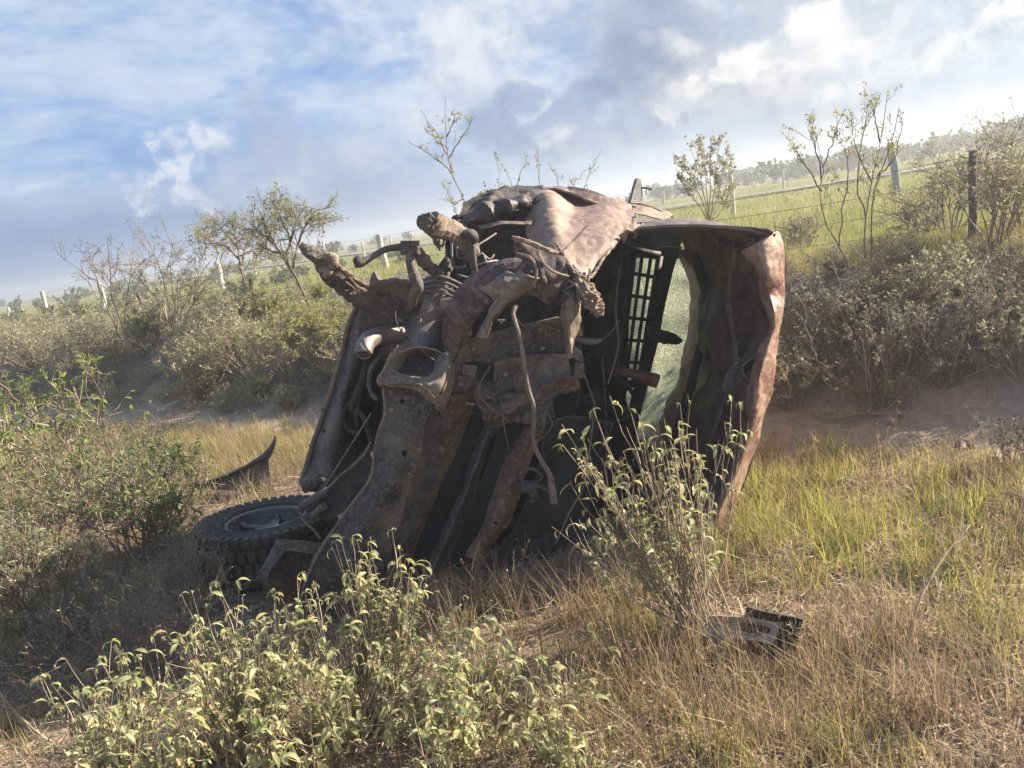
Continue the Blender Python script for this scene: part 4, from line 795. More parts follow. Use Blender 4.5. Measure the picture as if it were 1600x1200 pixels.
def shrub_geo(rg, base, h, spread, n0=12, lv=(4, 4), K=6, r=.006, wob=.16, lean=(0, 0, 0), upw=.12, lenf=.55, ang=.55, tlo=.35, leaf=None, flat=0., rootr=.06):
    """returns (stems V,F), (leaf V,F or None). leaf = dict(kind,n,L,W,tlo,curl,last)"""
    base = np.array(base, float); a = rg.random(n0)*2*math.pi; e = rg.random(n0)**.7*spread
    d = np.stack([np.cos(a)*np.sin(e), np.sin(a)*np.sin(e), np.cos(e)], 1)+np.array(lean)
    bs = base+np.stack([np.cos(a), np.sin(a), 0*a], 1)*rootr*rg.random(n0)[:, None]
    L = h*(.6+.4*rg.random(n0))*(1/(1-.25*flat)); P0 = grow(rg, bs, d, L, K, wob, upw); geo = [stems(P0, np.full(n0, r), np.full(n0, r*.5), 5 if r > .008 else 4)]
    allp = [P0]; cur = P0; Lc = L; rr = r*.55
    for n in lv:
        pos, dd, idx, tt = children(rg, cur, n, tlo, 1., ang, upw)
        Lc = Lc[idx]*lenf*(.5+.7*rg.random(len(idx)))*(1.15-.5*tt); cur = grow(rg, pos, dd, Lc, max(4, K-1), wob, upw*.6)
        geo.append(stems(cur, np.full(len(cur), rr), np.full(len(cur), rr*.45), 3)); rr *= .6; allp.append(cur)
    SG = merge(geo); LG = None
    if leaf:
        srcs = allp[-leaf.get('last', 1):]; lg = []
        for sP in srcs:
            pos, dd, idx, tt = children(rg, sP, leaf['n'], leaf.get('tlo', .3), 1., leaf.get('ang', 1.0), leaf.get('up', .1)); N = len(pos)
            LL = leaf['L']*(.5+.8*rg.random(N)); WW = LL*leaf['W']
            lg.append(leaves(rg, pos, dd, LL, WW, leaf.get('curl', .7)) if leaf['kind'] == 'long' else flakes(rg, pos, LL, WW, dd))
        LG = merge(lg)
    return SG, LG
def place_shrub(name, label, cat, base, geo, smat, lmat, group=None, sname='stems', lname='leaves'):
    o = thing(name, label, cat, tuple(base), group); SG, LG = geo
    mk(sname, SG[0], SG[1], smat, o)
    if LG is not None: mk(lname, LG[0], LG[1], lmat, o, smooth=False)
    return o
def rg_(s): return np.random.default_rng(s)
def gpt(px, py, z=None):
    """ground point seen at a photo pixel (marches the terrain)"""
    d = ray(px, py); d = d/np.linalg.norm(d); t0 = 1.
    for i in range(4000):
        p = CAM+d*t0
        if p[2] < Hs(p[0], p[1]): break
        t0 *= 1.004
    return np.array([p[0], p[1], Hs(p[0], p[1])])

# ---- foreground grey-green shrub: whorls of felted drooping leaves on stiff stems
def croton(name, label, tips, seed, root, mat, Lf=.048, per=18, group=None, thin=1., n_side=5, stemmat='twigpale', lo0=.45, lo1=.25, kp=.6, side_nodes=2):
    """tips: list of (px,py,Y) the longest stems reach for; stems leave the root and bend up"""
    rg = rg_(seed); root = np.array(root); T = pts(tips); N = len(T); K = 9
    mid = root*.45+T*.55; mid[:, 2] = root[2]+(T[:, 2]-root[2])*.42; st = root+rg.normal(0, .05, (N, 3))*[1, 1, 0]
    u = np.linspace(0, 1, K)[None, :, None]; P0 = (1-u)**2*st[:, None]+2*u*(1-u)*mid[:, None]+u*u*T[:, None]+rg.normal(0, .006, (N, K, 3))
    geo = [stems(P0, np.full(N, .0045*thin), np.full(N, .0016*thin), 4)]
    pos, dd, idx, tt = children(rg, P0, n_side, .35, .92, .5, .35); L1 = .17*(.5+rg.random(len(pos))); P1 = grow(rg, pos, dd, L1, 5, .1, .22)
    geo.append(stems(P1, np.full(len(P1), .0022*thin), np.full(len(P1), .001), 3))
    lg = []
    for Pp, lo, n in ((P0, lo0, per), (P1, lo1, int(per*.45))):
        # whorls: pick nodes then leaves round them
        Np, Kp = Pp.shape[:2]; nodes = max(2, n//5) if Pp is P0 else side_nodes
        tn = lo+(1-lo)*np.linspace(0, 1, nodes)[None, :]**.8+rg.normal(0, .015, (Np, nodes)); tn = np.clip(tn, lo, 1).ravel(); ix = np.repeat(np.arange(Np), nodes)
        f = tn*(Kp-1); i = np.minimum(f.astype(int), Kp-2); fr = (f-i)[:, None]; pp = Pp[ix, i]*(1-fr)+Pp[ix, i+1]*fr; tn_ = unit(Pp[ix, i+1]-Pp[ix, i])
        m_ = 5; pp = np.repeat(pp, m_, 0); tg = np.repeat(tn_, m_, 0); M_ = len(pp)
        r = unit(rg.normal(0, 1, (M_, 3))); sd = unit(r-(r*tg).sum(1, keepdims=True)*tg); a = (.5+.9*rg.random(M_))[:, None]
        keep = rg.random(M_) < kp
        dd = unit(tg*np.cos(a)+sd*np.sin(a)); LL = Lf*(.3+1.0*rg.random(M_)**1.4)
        lg.append(leaves(rg, pp[keep], dd[keep], LL[keep], LL[keep]*(.26+.1*rg.random(keep.sum())), 1.5, 5))
    o = thing(name, label, 'shrub', tuple(root), group)
    a, b_ = merge(geo); mk('stems', a, b_, M[stemmat], o); a, b_ = merge(lg); mk('leaves', a, b_, M[mat], o, smooth=True)
    return o
def tipset(rg, poly, n, Y0, Y1, jy=25):
    """random tips under an outline of (px, top_py)"""
    px = np.array([p[0] for p in poly]); py = np.array([p[1] for p in poly]); x = rg.uniform(px[0], px[-1], n); top = np.interp(x, px, py)
    out = []
    for xx, tp in zip(x, top):
        dpt = rg.random()**1.15; out.append((xx, tp+dpt*(1215-tp)*.9+rg.normal(0, 6), Y1-(Y1-Y0)*dpt))
    return out
rg = rg_(11)
tl = [(580, 845, 2.62), (566, 880, 2.6), (622, 875, 2.6), (600, 920, 2.55), (640, 910, 2.6), (548, 915, 2.6), (655, 930, 2.58)]
croton('leafy_shrub', 'tallest grey green leafy shrub of the foreground, in front of the frame rail', tl+tipset(rg, [(545, 890), (580, 850), (625, 870), (655, 925)], 16, 2.3, 2.62)+tipset(rg, [(470, 965), (530, 930), (560, 900), (600, 880), (650, 920), (680, 1000)], 36, 2.0, 2.6), 21, [*P(590, 1260, 2.25)[:2], Hs(*P(590, 1260, 2.25)[:2])], 'croton')
tl = [(365, 945, 2.6), (305, 965, 2.6), (470, 940, 2.6), (495, 915, 2.6), (300, 1010, 2.5), (400, 985, 2.55), (440, 975, 2.5)]
croton('leafy_shrub', 'grey green leafy shrub below the tyre, left of the tallest one', tl+tipset(rg, [(280, 1010), (360, 975), (430, 980), (500, 950)], 38, 1.95, 2.55), 22, [*P(400, 1290, 2.2)[:2], Hs(*P(400, 1290, 2.2)[:2])], 'croton')
tl = [(140, 1075, 2.4), (165, 1085, 2.4), (258, 1045, 2.42), (212, 1065, 2.4), (90, 1105, 2.3), (238, 1080, 2.4)]
croton('leafy_shrub', 'low grey green leafy shrub in the bottom left corner of the foreground', tl+tipset(rg, [(80, 1130), (150, 1090), (250, 1060), (320, 1050)], 26, 1.9, 2.35), 23, [*P(230, 1330, 2.1)[:2], Hs(*P(230, 1330, 2.1)[:2])], 'croton')
tl = [(718, 965, 2.5), (735, 985, 2.5), (800, 1020, 2.45), (700, 985, 2.5), (770, 1040, 2.4)]
croton('leafy_shrub', 'grey green leafy shrub right of the tallest one, in front of the dark hollow', tl+tipset(rg, [(670, 1010), (720, 975), (790, 1035), (850, 1080)], 26, 1.9, 2.4), 24, [*P(740, 1290, 2.15)[:2], Hs(*P(740, 1290, 2.15)[:2])], 'croton')
tl = [(888, 1075, 2.3), (925, 1090, 2.3), (905, 1110, 2.3), (860, 1095, 2.3)]
croton('leafy_shrub', 'small grey green leafy shrub at the right end of the foreground clump', tl+tipset(rg, [(830, 1110), (890, 1085), (935, 1110), (950, 1150)], 11, 1.9, 2.25), 25, [*P(890, 1290, 2.1)[:2], Hs(*P(890, 1290, 2.1)[:2])], 'croton')
# shrub standing in front of the roof
tl = [(955, 618, 2.9), (985, 640, 2.9), (925, 640, 2.9), (883, 665, 2.85), (880, 690, 2.8), (890, 760, 2.8), (905, 845, 2.7), (1063, 630, 3.0), (1140, 625, 3.0), (1160, 632, 3.0), (1060, 665, 2.9), (1000, 650, 2.9), (1030, 680, 2.9),
      (945, 690, 2.85), (970, 720, 2.85), (1010, 740, 2.8), (1050, 720, 2.85), (1080, 700, 2.9), (1095, 735, 2.9), (1120, 700, 3), (1115, 800, 2.8), (960, 790, 2.75), (1000, 830, 2.7), (1060, 800, 2.75), (1040, 770, 2.8), (985, 880, 2.65), (1090, 860, 2.7), (930, 730, 2.8), (1020, 860, 2.6), (1145, 760, 2.9)]
rg = rg_(31)
tl = [(x, y, Y-.15) for x, y, Y in tl]+[(rg.uniform(915, 1110), rg.uniform(690, 900), rg.uniform(2.45, 2.75)) for _ in range(44)]
b0 = gpt(1100, 1000)
croton('leafy_shrub', 'open twiggy shrub with few green leaves growing in front of the maroon roof', tl, 32, b0, 'croton', Lf=.05, per=10, n_side=3, thin=.85, lo0=.86, lo1=.85, kp=.5, side_nodes=1, stemmat='twigpale')

# ---- left thicket by the shaded hollow
def bush(name, label, cat, px, py, h, seed, smat, lmat, Y=None, group=None, base=None, **kw):
    b = gpt(px, py) if base is None and Y is None else (np.array(base) if base is not None else None)
    if b is None:
        q = P(px, py, Y); b = np.array([q[0], q[1], Hs(q[0], q[1])])
    geo = shrub_geo(rg_(seed), b, h, **kw); return place_shrub(name, label, cat, b, geo, M[smat], M[lmat], group)
bush('thorn_bush', 'bush with pale bare forks and bright green tufts, left of the tyre', 'bush', 130, 790, .95, 41, 'twigpale', 'bright', spread=1.0, n0=16, lv=(4, 4), r=.010, lenf=.6, wob=.2, leaf=dict(kind='long', n=4, L=.055, W=.42, tlo=.6, curl=.4))
bush('thorn_bush', 'bare branched bush with a few green tufts in the left foreground shade', 'bush', 30, 880, .8, 42, 'twigpale', 'bright', spread=1.1, n0=14, lv=(4, 4), r=.008, lenf=.6, wob=.2, leaf=dict(kind='long', n=3, L=.05, W=.42, tlo=.5, curl=.4))
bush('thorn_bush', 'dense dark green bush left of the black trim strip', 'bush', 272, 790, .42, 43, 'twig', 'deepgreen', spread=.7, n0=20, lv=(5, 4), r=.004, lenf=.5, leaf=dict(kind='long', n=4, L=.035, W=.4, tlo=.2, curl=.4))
bush('thorn_bush', 'sprawling leafless bush with mixed green leaves left of the tyre', 'bush', 215, 880, .62, 44, 'twig', 'sparsegreen', spread=1.2, n0=22, lv=(5, 4), r=.006, lenf=.6, wob=.24, leaf=dict(kind='long', n=2, L=.045, W=.4, tlo=.4, curl=.5))
bush('thorn_bush', 'brown twig tangle beside the tyre in the truck shadow', 'bush', 120, 985, .5, 45, 'twig', 'sage', spread=1.3, n0=24, lv=(6, 4), r=.005, lenf=.65, wob=.25, leaf=dict(kind='flake', n=2, L=.02, W=.5))
bush('thorn_bush', 'low twiggy bush with lime leaves at the far left edge', 'bush', 20, 760, .9, 46, 'twig', 'bright', spread=.9, n0=16, lv=(4, 4), r=.007, lenf=.55, leaf=dict(kind='long', n=3, L=.05, W=.4, tlo=.4, curl=.5))
TC = ['leafless twig clump in front of the tyre, behind the leafy shrubs', 'leafless twig clump lowest in the shaded hollow', 'leafless twig clump touching the tyre tread', 'leafless twig clump in the shade at the left edge']
for px, py, h, sd_, lab in [(95, 900, .75, 145, 'grey green leafy bush in the middle of the left foreground tangle'), (250, 850, .6, 146, 'grey green bush half hiding the tyre from the left'), (20, 1000, .6, 147, 'grey green bush at the left edge above the bottom stalks'), (180, 790, .7, 148, 'grey green bush behind the bare branched one on the left')]:
    bush('leafy_bush', lab, 'bush', px, py, h, sd_, 'twig', 'greygreen', spread=1.1, n0=22, lv=(5, 4), r=.005, lenf=.6, wob=.24, leaf=dict(kind='long', n=3, L=.036, W=.34, tlo=.3, curl=.6))
for k, (px, py, h, s) in enumerate([(300, 960, .42, 50), (230, 1040, .4, 51), (345, 900, .3, 52), (60, 1050, .4, 53)]):
    bush('dry_shrub', TC[k], 'dry shrub', px, py, h, s, 'twig', 'sage', spread=1.35, n0=26, lv=(5, 3), r=.003, lenf=.7, wob=.28, leaf=dict(kind='flake', n=1, L=.015, W=.4))

# ---- mesquite-like trees, saplings and bushes on the plain
def tree(label, px, py, Ybase, h, seed, spread=.5, n0=3, lv=(6, 5, 5), lmat='mesq', smat='bark', r=.03, leafn=9, L=.024, lean=(0, 0, 0), name='thorn_tree', cat='tree', wob=.22, upw=.03, ang=.75, tlo=.45, W_=.5, K=6, lenf=.55):
    q = P(px, py, Ybase); b = np.array([q[0], q[1], Hs(q[0], q[1])])
    geo = shrub_geo(rg_(seed), b, h, spread=spread, n0=n0, lv=lv, r=r, wob=wob, upw=upw, ang=ang, tlo=tlo, lean=lean, K=K, lenf=lenf, leaf=dict(kind='flake', n=leafn, L=L, W=W_, last=1, tlo=.1))
    return place_shrub(name, label, cat, b, geo, M[smat], M[lmat], None, 'trunk', 'crown')
def drawn(name, label, cat, Y, limbs, seed, r, lmat, smat, n1=5, n2=5, l1=.2, l2=.1, ang=.7, up=.1, leafn=6, L=.02, W_=.5, jit=.25, n3=0, tlo=.3):
    """plant whose main limbs follow given bends; the depth of each limb tip differs"""
    rg = rg_(seed); P0 = []
    for lim in limbs:
        dY = rg.normal(0, jit); k = len(lim); A = pts([(x, y, Y+dY*(i/(k-1))) for i, (x, y) in enumerate(lim)]); P0.append(catmull(A, 9)+rg.normal(0, .006, (9, 3)))
    P0 = np.array(P0); zb = P0[0, 0].copy(); g0 = Hs(zb[0], zb[1]); base = np.array([zb[0], zb[1], g0]); ex_ = np.linspace(base, zb, 9)[None]
    geo = [stems(P0, np.full(len(P0), r), np.full(len(P0), r*.3), 6), stems(ex_, np.array([r*1.3]), np.array([r]), 6)]
    pos, dd, ix, tt = children(rg, P0, n1, tlo, 1., ang, up); P1 = grow(rg, pos, dd, l1*(.4+.9*rg.random(len(pos)))*(1.2-.6*tt), 6, .14, up*.5); geo.append(stems(P1, np.full(len(P1), r*.32), np.full(len(P1), r*.14), 4))
    pos, dd, ix, tt = children(rg, P1, n2, .2, 1., ang, up); P2 = grow(rg, pos, dd, l2*(.4+.9*rg.random(len(pos))), 5, .14, up*.5); geo.append(stems(P2, np.full(len(P2), r*.17), np.full(len(P2), r*.08), 3)); last = P2
    if n3:
        pos, dd, ix, tt = children(rg, P2, n3, .2, 1., ang, up); last = grow(rg, pos, dd, l2*.5*(.4+.9*rg.random(len(pos))), 4, .14, up*.5); geo.append(stems(last, np.full(len(last), r*.1), np.full(len(last), r*.06), 3))
    pos, dd, ix, tt = children(rg, last, leafn, .1, 1., 1., .1); LL = L*(.5+.9*rg.random(len(pos))); LG = flakes(rg, pos, LL, LL*W_, dd)
    pos, dd, ix, tt = children(rg, P1, max(1, leafn//2), .1, 1., 1., .1); LL = L*(.5+.9*rg.random(len(pos))); LG = merge([LG, flakes(rg, pos, LL, LL*W_, dd)])
    return place_shrub(name, label, cat, base, (merge(geo), LG), M[smat], M[lmat], None, 'trunk', 'crown')
drawn('thorn_tree', 'forked thorn tree with flat yellow green crown, nearest the jagged frame horn', 'tree', 10.5,
 [[(484, 478), (470, 448), (458, 425), (446, 405), (428, 380), (415, 352), (402, 322)], [(458, 425), (445, 408), (437, 395), (425, 392), (400, 378)], [(446, 405), (452, 370), (440, 345), (432, 320)], [(458, 420), (465, 380), (478, 350), (496, 325)], [(452, 385), (462, 350), (458, 328)], [(478, 350), (490, 340), (502, 332)], [(428, 380), (410, 365), (396, 352)]], 61, .022, 'mesq', 'bark', 7, 6, .42, .22, .8, .02, 5, .028, .45, .3, 3, .25)
drawn('thorn_tree', 'smaller flat crowned thorn tree left of the forked one', 'tree', 11,
 [[(402, 462), (388, 450), (378, 425), (374, 405), (370, 380), (362, 352)], [(374, 405), (355, 388), (335, 380), (318, 382)], [(376, 415), (385, 385), (388, 360)], [(370, 385), (350, 362), (340, 350)], [(374, 400), (392, 392), (402, 400)]], 62, .018, 'mesq', 'bark', 7, 6, .36, .2, .8, .02, 5, .028, .45, .3, 3, .25)
tree('hazy leafless sapling standing above the left scrub', 190, 520, 11, 1.75, 63, lean=(-.1, 0, 0), spread=.35, n0=4, lv=(5, 4, 3), lmat='sage', leafn=2, L=.02, r=.012)
tree('broad brown leafless shrub beside the white posts on the left', 262, 500, 10.5, 1.4, 64, spread=.6, n0=12, lv=(6, 5, 3), lmat='sage', smat='twig', leafn=2, L=.02, r=.009, name='thorn_bush', cat='bush')
drawn('sapling', 'tall slender sapling rising into the sky behind the torn fender', 'sapling', 5.9,
 [[(748, 380), (728, 318), (704, 270), (697, 228), (696, 190), (694, 150)], [(706, 274), (672, 240), (637, 222)], [(698, 240), (680, 205), (657, 172)], [(700, 248), (722, 215), (739, 184)], [(697, 215), (706, 195), (712, 178)], [(700, 232), (684, 222), (668, 205)], [(724, 312), (706, 318), (694, 290)], [(738, 345), (748, 318), (758, 300)]], 65, .0055, 'mesq', 'twig', 5, 2, .10, .03, .6, .12, 5, .016, .6, .1, 0, .15)
drawn('sapling', 'cluster of thin sprigs poking up just behind the hood', 'sapling', 5.6,
 [[(790, 345), (782, 300), (772, 235)], [(790, 345), (800, 295), (778, 248)], [(800, 345), (812, 285), (824, 228)], [(830, 345), (842, 290), (838, 233)], [(870, 345), (872, 285), (856, 254)], [(895, 345), (915, 285), (941, 232)], [(890, 345), (898, 290), (912, 264)], [(720, 360), (712, 330), (698, 292)], [(740, 355), (748, 322), (764, 300)]], 66, .0035, 'mesq', 'twig', 6, 2, .08, .03, .5, .12, 3, .015, .6, .15, 0, .3)
drawn('thorn_bush', 'round leafy bush above the cab roof, in front of the hedge', 'bush', 9.0,
 [[(1108, 348), (1095, 310), (1078, 275), (1062, 256)], [(1108, 348), (1098, 290), (1082, 240)], [(1108, 348), (1102, 280), (1096, 224)], [(1108, 348), (1110, 280), (1110, 216)], [(1108, 348), (1118, 285), (1122, 226)], [(1108, 348), (1125, 295), (1136, 236)], [(1108, 348), (1130, 310), (1144, 262)], [(1108, 348), (1088, 315), (1068, 290)], [(1108, 348), (1132, 325), (1140, 300)]], 67, .007, 'sage', 'twig', 8, 5, .22, .1, .5, .15, 5, .035, .55, .3, 0, .3)
drawn('sapling', 'thin crooked sapling with sparse leaves right of the wreck', 'sapling', 5.6,
 [[(1326, 422), (1312, 388), (1288, 350), (1282, 300), (1286, 255), (1262, 176)], [(1312, 388), (1316, 335), (1326, 262), (1308, 215)], [(1282, 300), (1262, 262), (1242, 234)], [(1286, 262), (1300, 225), (1306, 190)], [(1284, 280), (1274, 230), (1264, 200)]], 68, .0062, 'mesq', 'bark', 6, 4, .20, .09, .6, .14, 5, .019, .55, .15, 0, .3)
drawn('sapling', 'taller pale barked sapling beside the shaded blue grey post', 'sapling', 5.8,
 [[(1364, 432), (1352, 390), (1352, 340), (1362, 280), (1376, 225), (1386, 150)], [(1364, 432), (1360, 360), (1368, 290), (1392, 225), (1406, 168)], [(1352, 345), (1340, 290), (1344, 230), (1356, 168)], [(1362, 285), (1340, 240), (1332, 205)], [(1370, 275), (1396, 250), (1412, 190)], [(1376, 225), (1370, 190), (1362, 170)]], 69, .0068, 'mesq', 'bark', 6, 4, .18, .09, .6, .14, 5, .019, .55, .15, 0, .35)
for (px, py, Y, h, s, lab) in [(1600, 440, 6.2, .95, 71, 'tall grey leafy bush cut off by the right edge of the photo'), (1490, 440, 6.8, .72, 72, 'grey leafy bush left of the dark wooden post'), (1555, 445, 5.6, .65, 74, 'low grey bush right of the dark wooden post'), (1440, 440, 7.6, .5, 73, 'low grey green bush behind the two saplings'), (1240, 420, 8., .45, 75, 'low dry bush just right of the roof rim, on the bank')]:
    tree(lab, px, py, Y, h, s, spread=.75, n0=14, lv=(6, 5, 2), lmat='sage', smat='twig', leafn=3, L=.022, r=.008, wob=.15, upw=.06, name='thorn_bush', cat='bush')
# bushes on the shaded face of the bank
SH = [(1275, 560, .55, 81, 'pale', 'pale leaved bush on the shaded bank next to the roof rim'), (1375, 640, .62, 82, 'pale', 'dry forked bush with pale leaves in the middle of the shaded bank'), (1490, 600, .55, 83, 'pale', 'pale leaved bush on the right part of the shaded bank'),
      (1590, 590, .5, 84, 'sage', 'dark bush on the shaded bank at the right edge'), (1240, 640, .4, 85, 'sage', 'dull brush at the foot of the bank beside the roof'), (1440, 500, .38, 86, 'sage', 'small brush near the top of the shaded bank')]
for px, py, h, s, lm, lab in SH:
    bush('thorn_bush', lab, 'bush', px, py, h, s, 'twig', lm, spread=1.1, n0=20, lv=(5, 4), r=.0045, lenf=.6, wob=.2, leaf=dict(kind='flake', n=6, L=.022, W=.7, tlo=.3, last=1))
bush('green_plant', 'small upright pale green plant at the foot of the shaded bank', 'plant', 1412, 640, .24, 90, 'twig', 'croton', spread=.35, n0=9, lv=(3,), r=.003, leaf=dict(kind='long', n=7, L=.03, W=.45, tlo=.1, last=2))
bush('green_plant', 'leafy weed with pale flowers at the right edge, where the grass starts', 'plant', 1585, 735, .26, 91, 'twig', 'pale', spread=.7, n0=12, lv=(4,), r=.003, leaf=dict(kind='flake', n=8, L=.022, W=.6, tlo=.3, last=2))
# left scrub: individual bushes on the bank
LB = [(60, 590, 1.0, 101, 'grey scrub bush at the left edge of the bank', 'sage'), (150, 610, .9, 102, 'grey scrub bush low on the bank at the left', 'sage'), (230, 545, .5, 103, 'brown scrub bush above the bare earth patch', 'farleaf'),
      (330, 620, .7, 104, 'grey scrub bush right of the bare earth patch', 'sage'), (395, 590, .85, 105, 'pale grey scrub bush in the middle of the left bank', 'sage'), (455, 600, .8, 106, 'greener scrub bush just left of the inner fender', 'farleaf'),
      (505, 575, .7, 107, 'green tinged scrub bush touching the wreck outline on the left', 'mesq'), (30, 510, .5, 108, 'hazy scrub bush under the leftmost white posts', 'farleaf'), (110, 505, .45, 109, 'hazy green scrub bush between the two leftmost posts', 'farleaf'),
      (420, 505, .45, 110, 'yellowish scrub bush below the flat crowned trees', 'mesq'), (500, 480, .4, 111, 'yellowish scrub bush below the frame horn', 'mesq'), (310, 500, .45, 112, 'dull scrub bush below the third white post', 'farleaf')]
for px, py, h, s, lab, lm in LB:
    bush('scrub_bush', lab, 'bush', px, py, h, s, 'twig', lm, spread=1.1, n0=22, lv=(6, 5), r=.006, lenf=.55, wob=.2, leaf=dict(kind='flake', n=5, L=.03, W=.6, tlo=.2, last=1))

# ---- merged thicket (uncountable): copies of a few bush shapes scattered
def scatter_mesh(name, label, cat, protos, places, smat, lmat):
    Sg, Lg = [], []
    for (x, y, sc, k, a) in places:
        (sv, sf), lg = protos[k]; c, s = math.cos(a), math.sin(a); Rm = np.array([[c, s, 0], [-s, c, 0], [0, 0, 1]])*sc; off = np.array([x, y, Hs(x, y)-.02])
        Sg.append((sv@Rm+off, sf)); Lg.append((lg[0]@Rm+off, lg[1]))
    a, b_ = merge(Sg); nS = sum(len(f) for f in b_); c, d_ = merge(Lg)
    V, F = merge([(a, b_), (c, d_)]); o = mk(name, V, F, smat, None, smooth=False)
    o.data.materials.append(lmat); 
    # stems (mixed sizes first), leaves after: material by vertex range
    st = np.empty(len(o.data.polygons), np.int32); o.data.polygons.foreach_get('loop_start', st); vi = np.empty(len(o.data.loops), np.int32); o.data.loops.foreach_get('vertex_index', vi)
    o.data.polygons.foreach_set('material_index', (vi[st] >= len(a)).astype(np.int32)); return tag(o, label, cat, None, 'stuff')
protos = [shrub_geo(rg_(200+k), (0, 0, 0), .55, spread=1.15, n0=16, lv=(5, 4), r=.005, wob=.2, lenf=.6, leaf=dict(kind='flake', n=5, L=.026, W=.6, tlo=.2)) for k in range(4)]
rg = rg_(300); pl = []
while len(pl) < 520:     # bank top and near plain
    x = rg.uniform(-19, 12); y = rg.uniform(3.2, 19); s = float(sdist(x, y))
    if s < .0 or s > 9.5 or abs(x) > y*1.05+1.5: continue
    if s > 1.2 and x > 1.0 and rg.random() < .8: continue
    if s <= 1.3 and x > .8 and rg.random() < .55: continue
    if s > 4 and rg.random() < .4: continue
    pl.append((x, y, rg.uniform(.35, .95)*(1.0 if x < 1 else .6)*(.75 if s > 2.5 else 1), rg.integers(4), rg.random()*6.28))
while len(pl) < 690:
    x = rg.uniform(-9, 8); y = rg.uniform(3.8, 14); s = float(sdist(x, y))
    if -.1 < s < 1.3 and abs(x) < y*.85+1 and (x < .5 or rg.random() < .35): pl.append((x, y, rg.uniform(.25, .6), rg.integers(4), rg.random()*6.28))
scatter_mesh('low_scrub', 'low grey brown scrub covering the left earth bank and the plain just behind', 'scrub', protos, [p for p in pl if p[0] < .9 or sdist(p[0], p[1]) > 1.3], M['twig'], M['sage'])
shadep = [shrub_geo(rg_(240+k), (0, 0, 0), .55, spread=1.2, n0=18, lv=(6, 5), r=.005, wob=.24, lenf=.6, leaf=dict(kind='flake', n=1, L=.022, W=.5, tlo=.3)) for k in range(3)]  # sparse bark-toned copy of the scrub, darker to carry the bank's shade
scatter_mesh('shade_brush', 'grey twiggy brush, darkened in colour for shade, on the shaded face of the bank, right of the wreck', 'brush', shadep, [(x, y, s*1.1, k % 3, a) for x, y, s, k, a in pl if x >= .9 and sdist(x, y) <= 1.3]+[(x, y, rg.uniform(.3, .7), i % 3, i*1.7) for i, (x, y) in enumerate(zip(rg.uniform(1.2, 4.5, 70), rg.uniform(3.4, 6.5, 70))) if -.02 < sdist(x, y) < 1.2], M['bark'], M['sage'])
prot2 = [shrub_geo(rg_(220+k), (0, 0, 0), 1.0, spread=1.25, n0=10, lv=(5, 4), r=.012, wob=.2, lenf=.55, leaf=dict(kind='flake', n=26, L=.07, W=.7, tlo=.1)) for k in range(4)]
pl = []
while len(pl) < 230:     # hedge line toward the horizon on the right, scrub belts elsewhere
    u = rg.random()
    if u < .55:
        px = rg.uniform(1010, 1700); hy = 493-.169*(px)+rg.uniform(0, 0); Yd = rg.uniform(46, 95)+ (1600-px)*.05; q = P(px, 300, Yd); x, y = q[0], Yd; sc = rg.uniform(1.0, 1.9)
    elif u < .8:
        px = rg.uniform(-60, 1000); Yd = rg.uniform(45, 130); q = P(px, 400, Yd); x, y = q[0], Yd; sc = rg.uniform(.6, 1.3)
    else:
        px = rg.uniform(-60, 640); Yd = rg.uniform(20, 45); q = P(px, 400, Yd); x, y = q[0], Yd; sc = rg.uniform(.3, .6)
    pl.append((x, y, sc, rg.integers(4), rg.random()*6.28))
scatter_mesh('distant_scrub', 'band of dark green bushes along the horizon', 'scrub', prot2, pl, M['bark'], M['farleaf'])

# ================================================================= GRASS (stuff)
def blades(rg, x, y, h, wd, lean=.35, rows=3, z=None, stiff=1.):
    N = len(x); z = H(x, y)-.01 if z is None else z; a = rg.random(N)*2*math.pi; l = (lean*rg.random(N)**.8); d = np.stack([np.cos(a), np.sin(a), 0*a], 1); s = np.stack([-np.sin(a+.6*rg.normal(0, 1, N)), np.cos(a), 0*a], 1)
    s = unit(s); p0 = np.stack([x, y, z], 1); V = []
    for k in range(rows):
        u = k/(rows-1); p = p0+d*(h*l*u**1.7)[:, None]; p[:, 2] += h*u*np.sqrt(np.maximum(1-(l*u)**2*.6, .15)); w_ = (wd*(1-u)**.7*.5+wd*.03)[:, None]
        V += [p-s*w_, p+s*w_]
    V = np.stack(V, 1).reshape(-1, 3); b = (np.arange(N)*rows*2)[:, None, None]; q = np.array([[2*k, 2*k+1, 2*k+3, 2*k+2] for k in range(rows-1)])
    return V, (b+q[None]).reshape(-1, 4)
def infoot(x, y):   # wreck footprint, and the spot where the lamp housing lies
    return ((np.abs(x-.72) < .24) & (np.abs(y-2.62) < .17) & (_perm[(x*4000).astype(int) & 255, (y*4000).astype(int) & 255] < .75)) | (y > 3.12) & (y < 5.0) & (x > -1.6) & (x < .62+(y-3.1)*.25)
def scat(rg, n, x0, x1, y0, y1):
    x = rg.uniform(x0, x1, n); y = rg.uniform(y0, y1, n); k = (np.abs(x) < y*.85+1.3); return x[k], y[k]
rg = rg_(400)
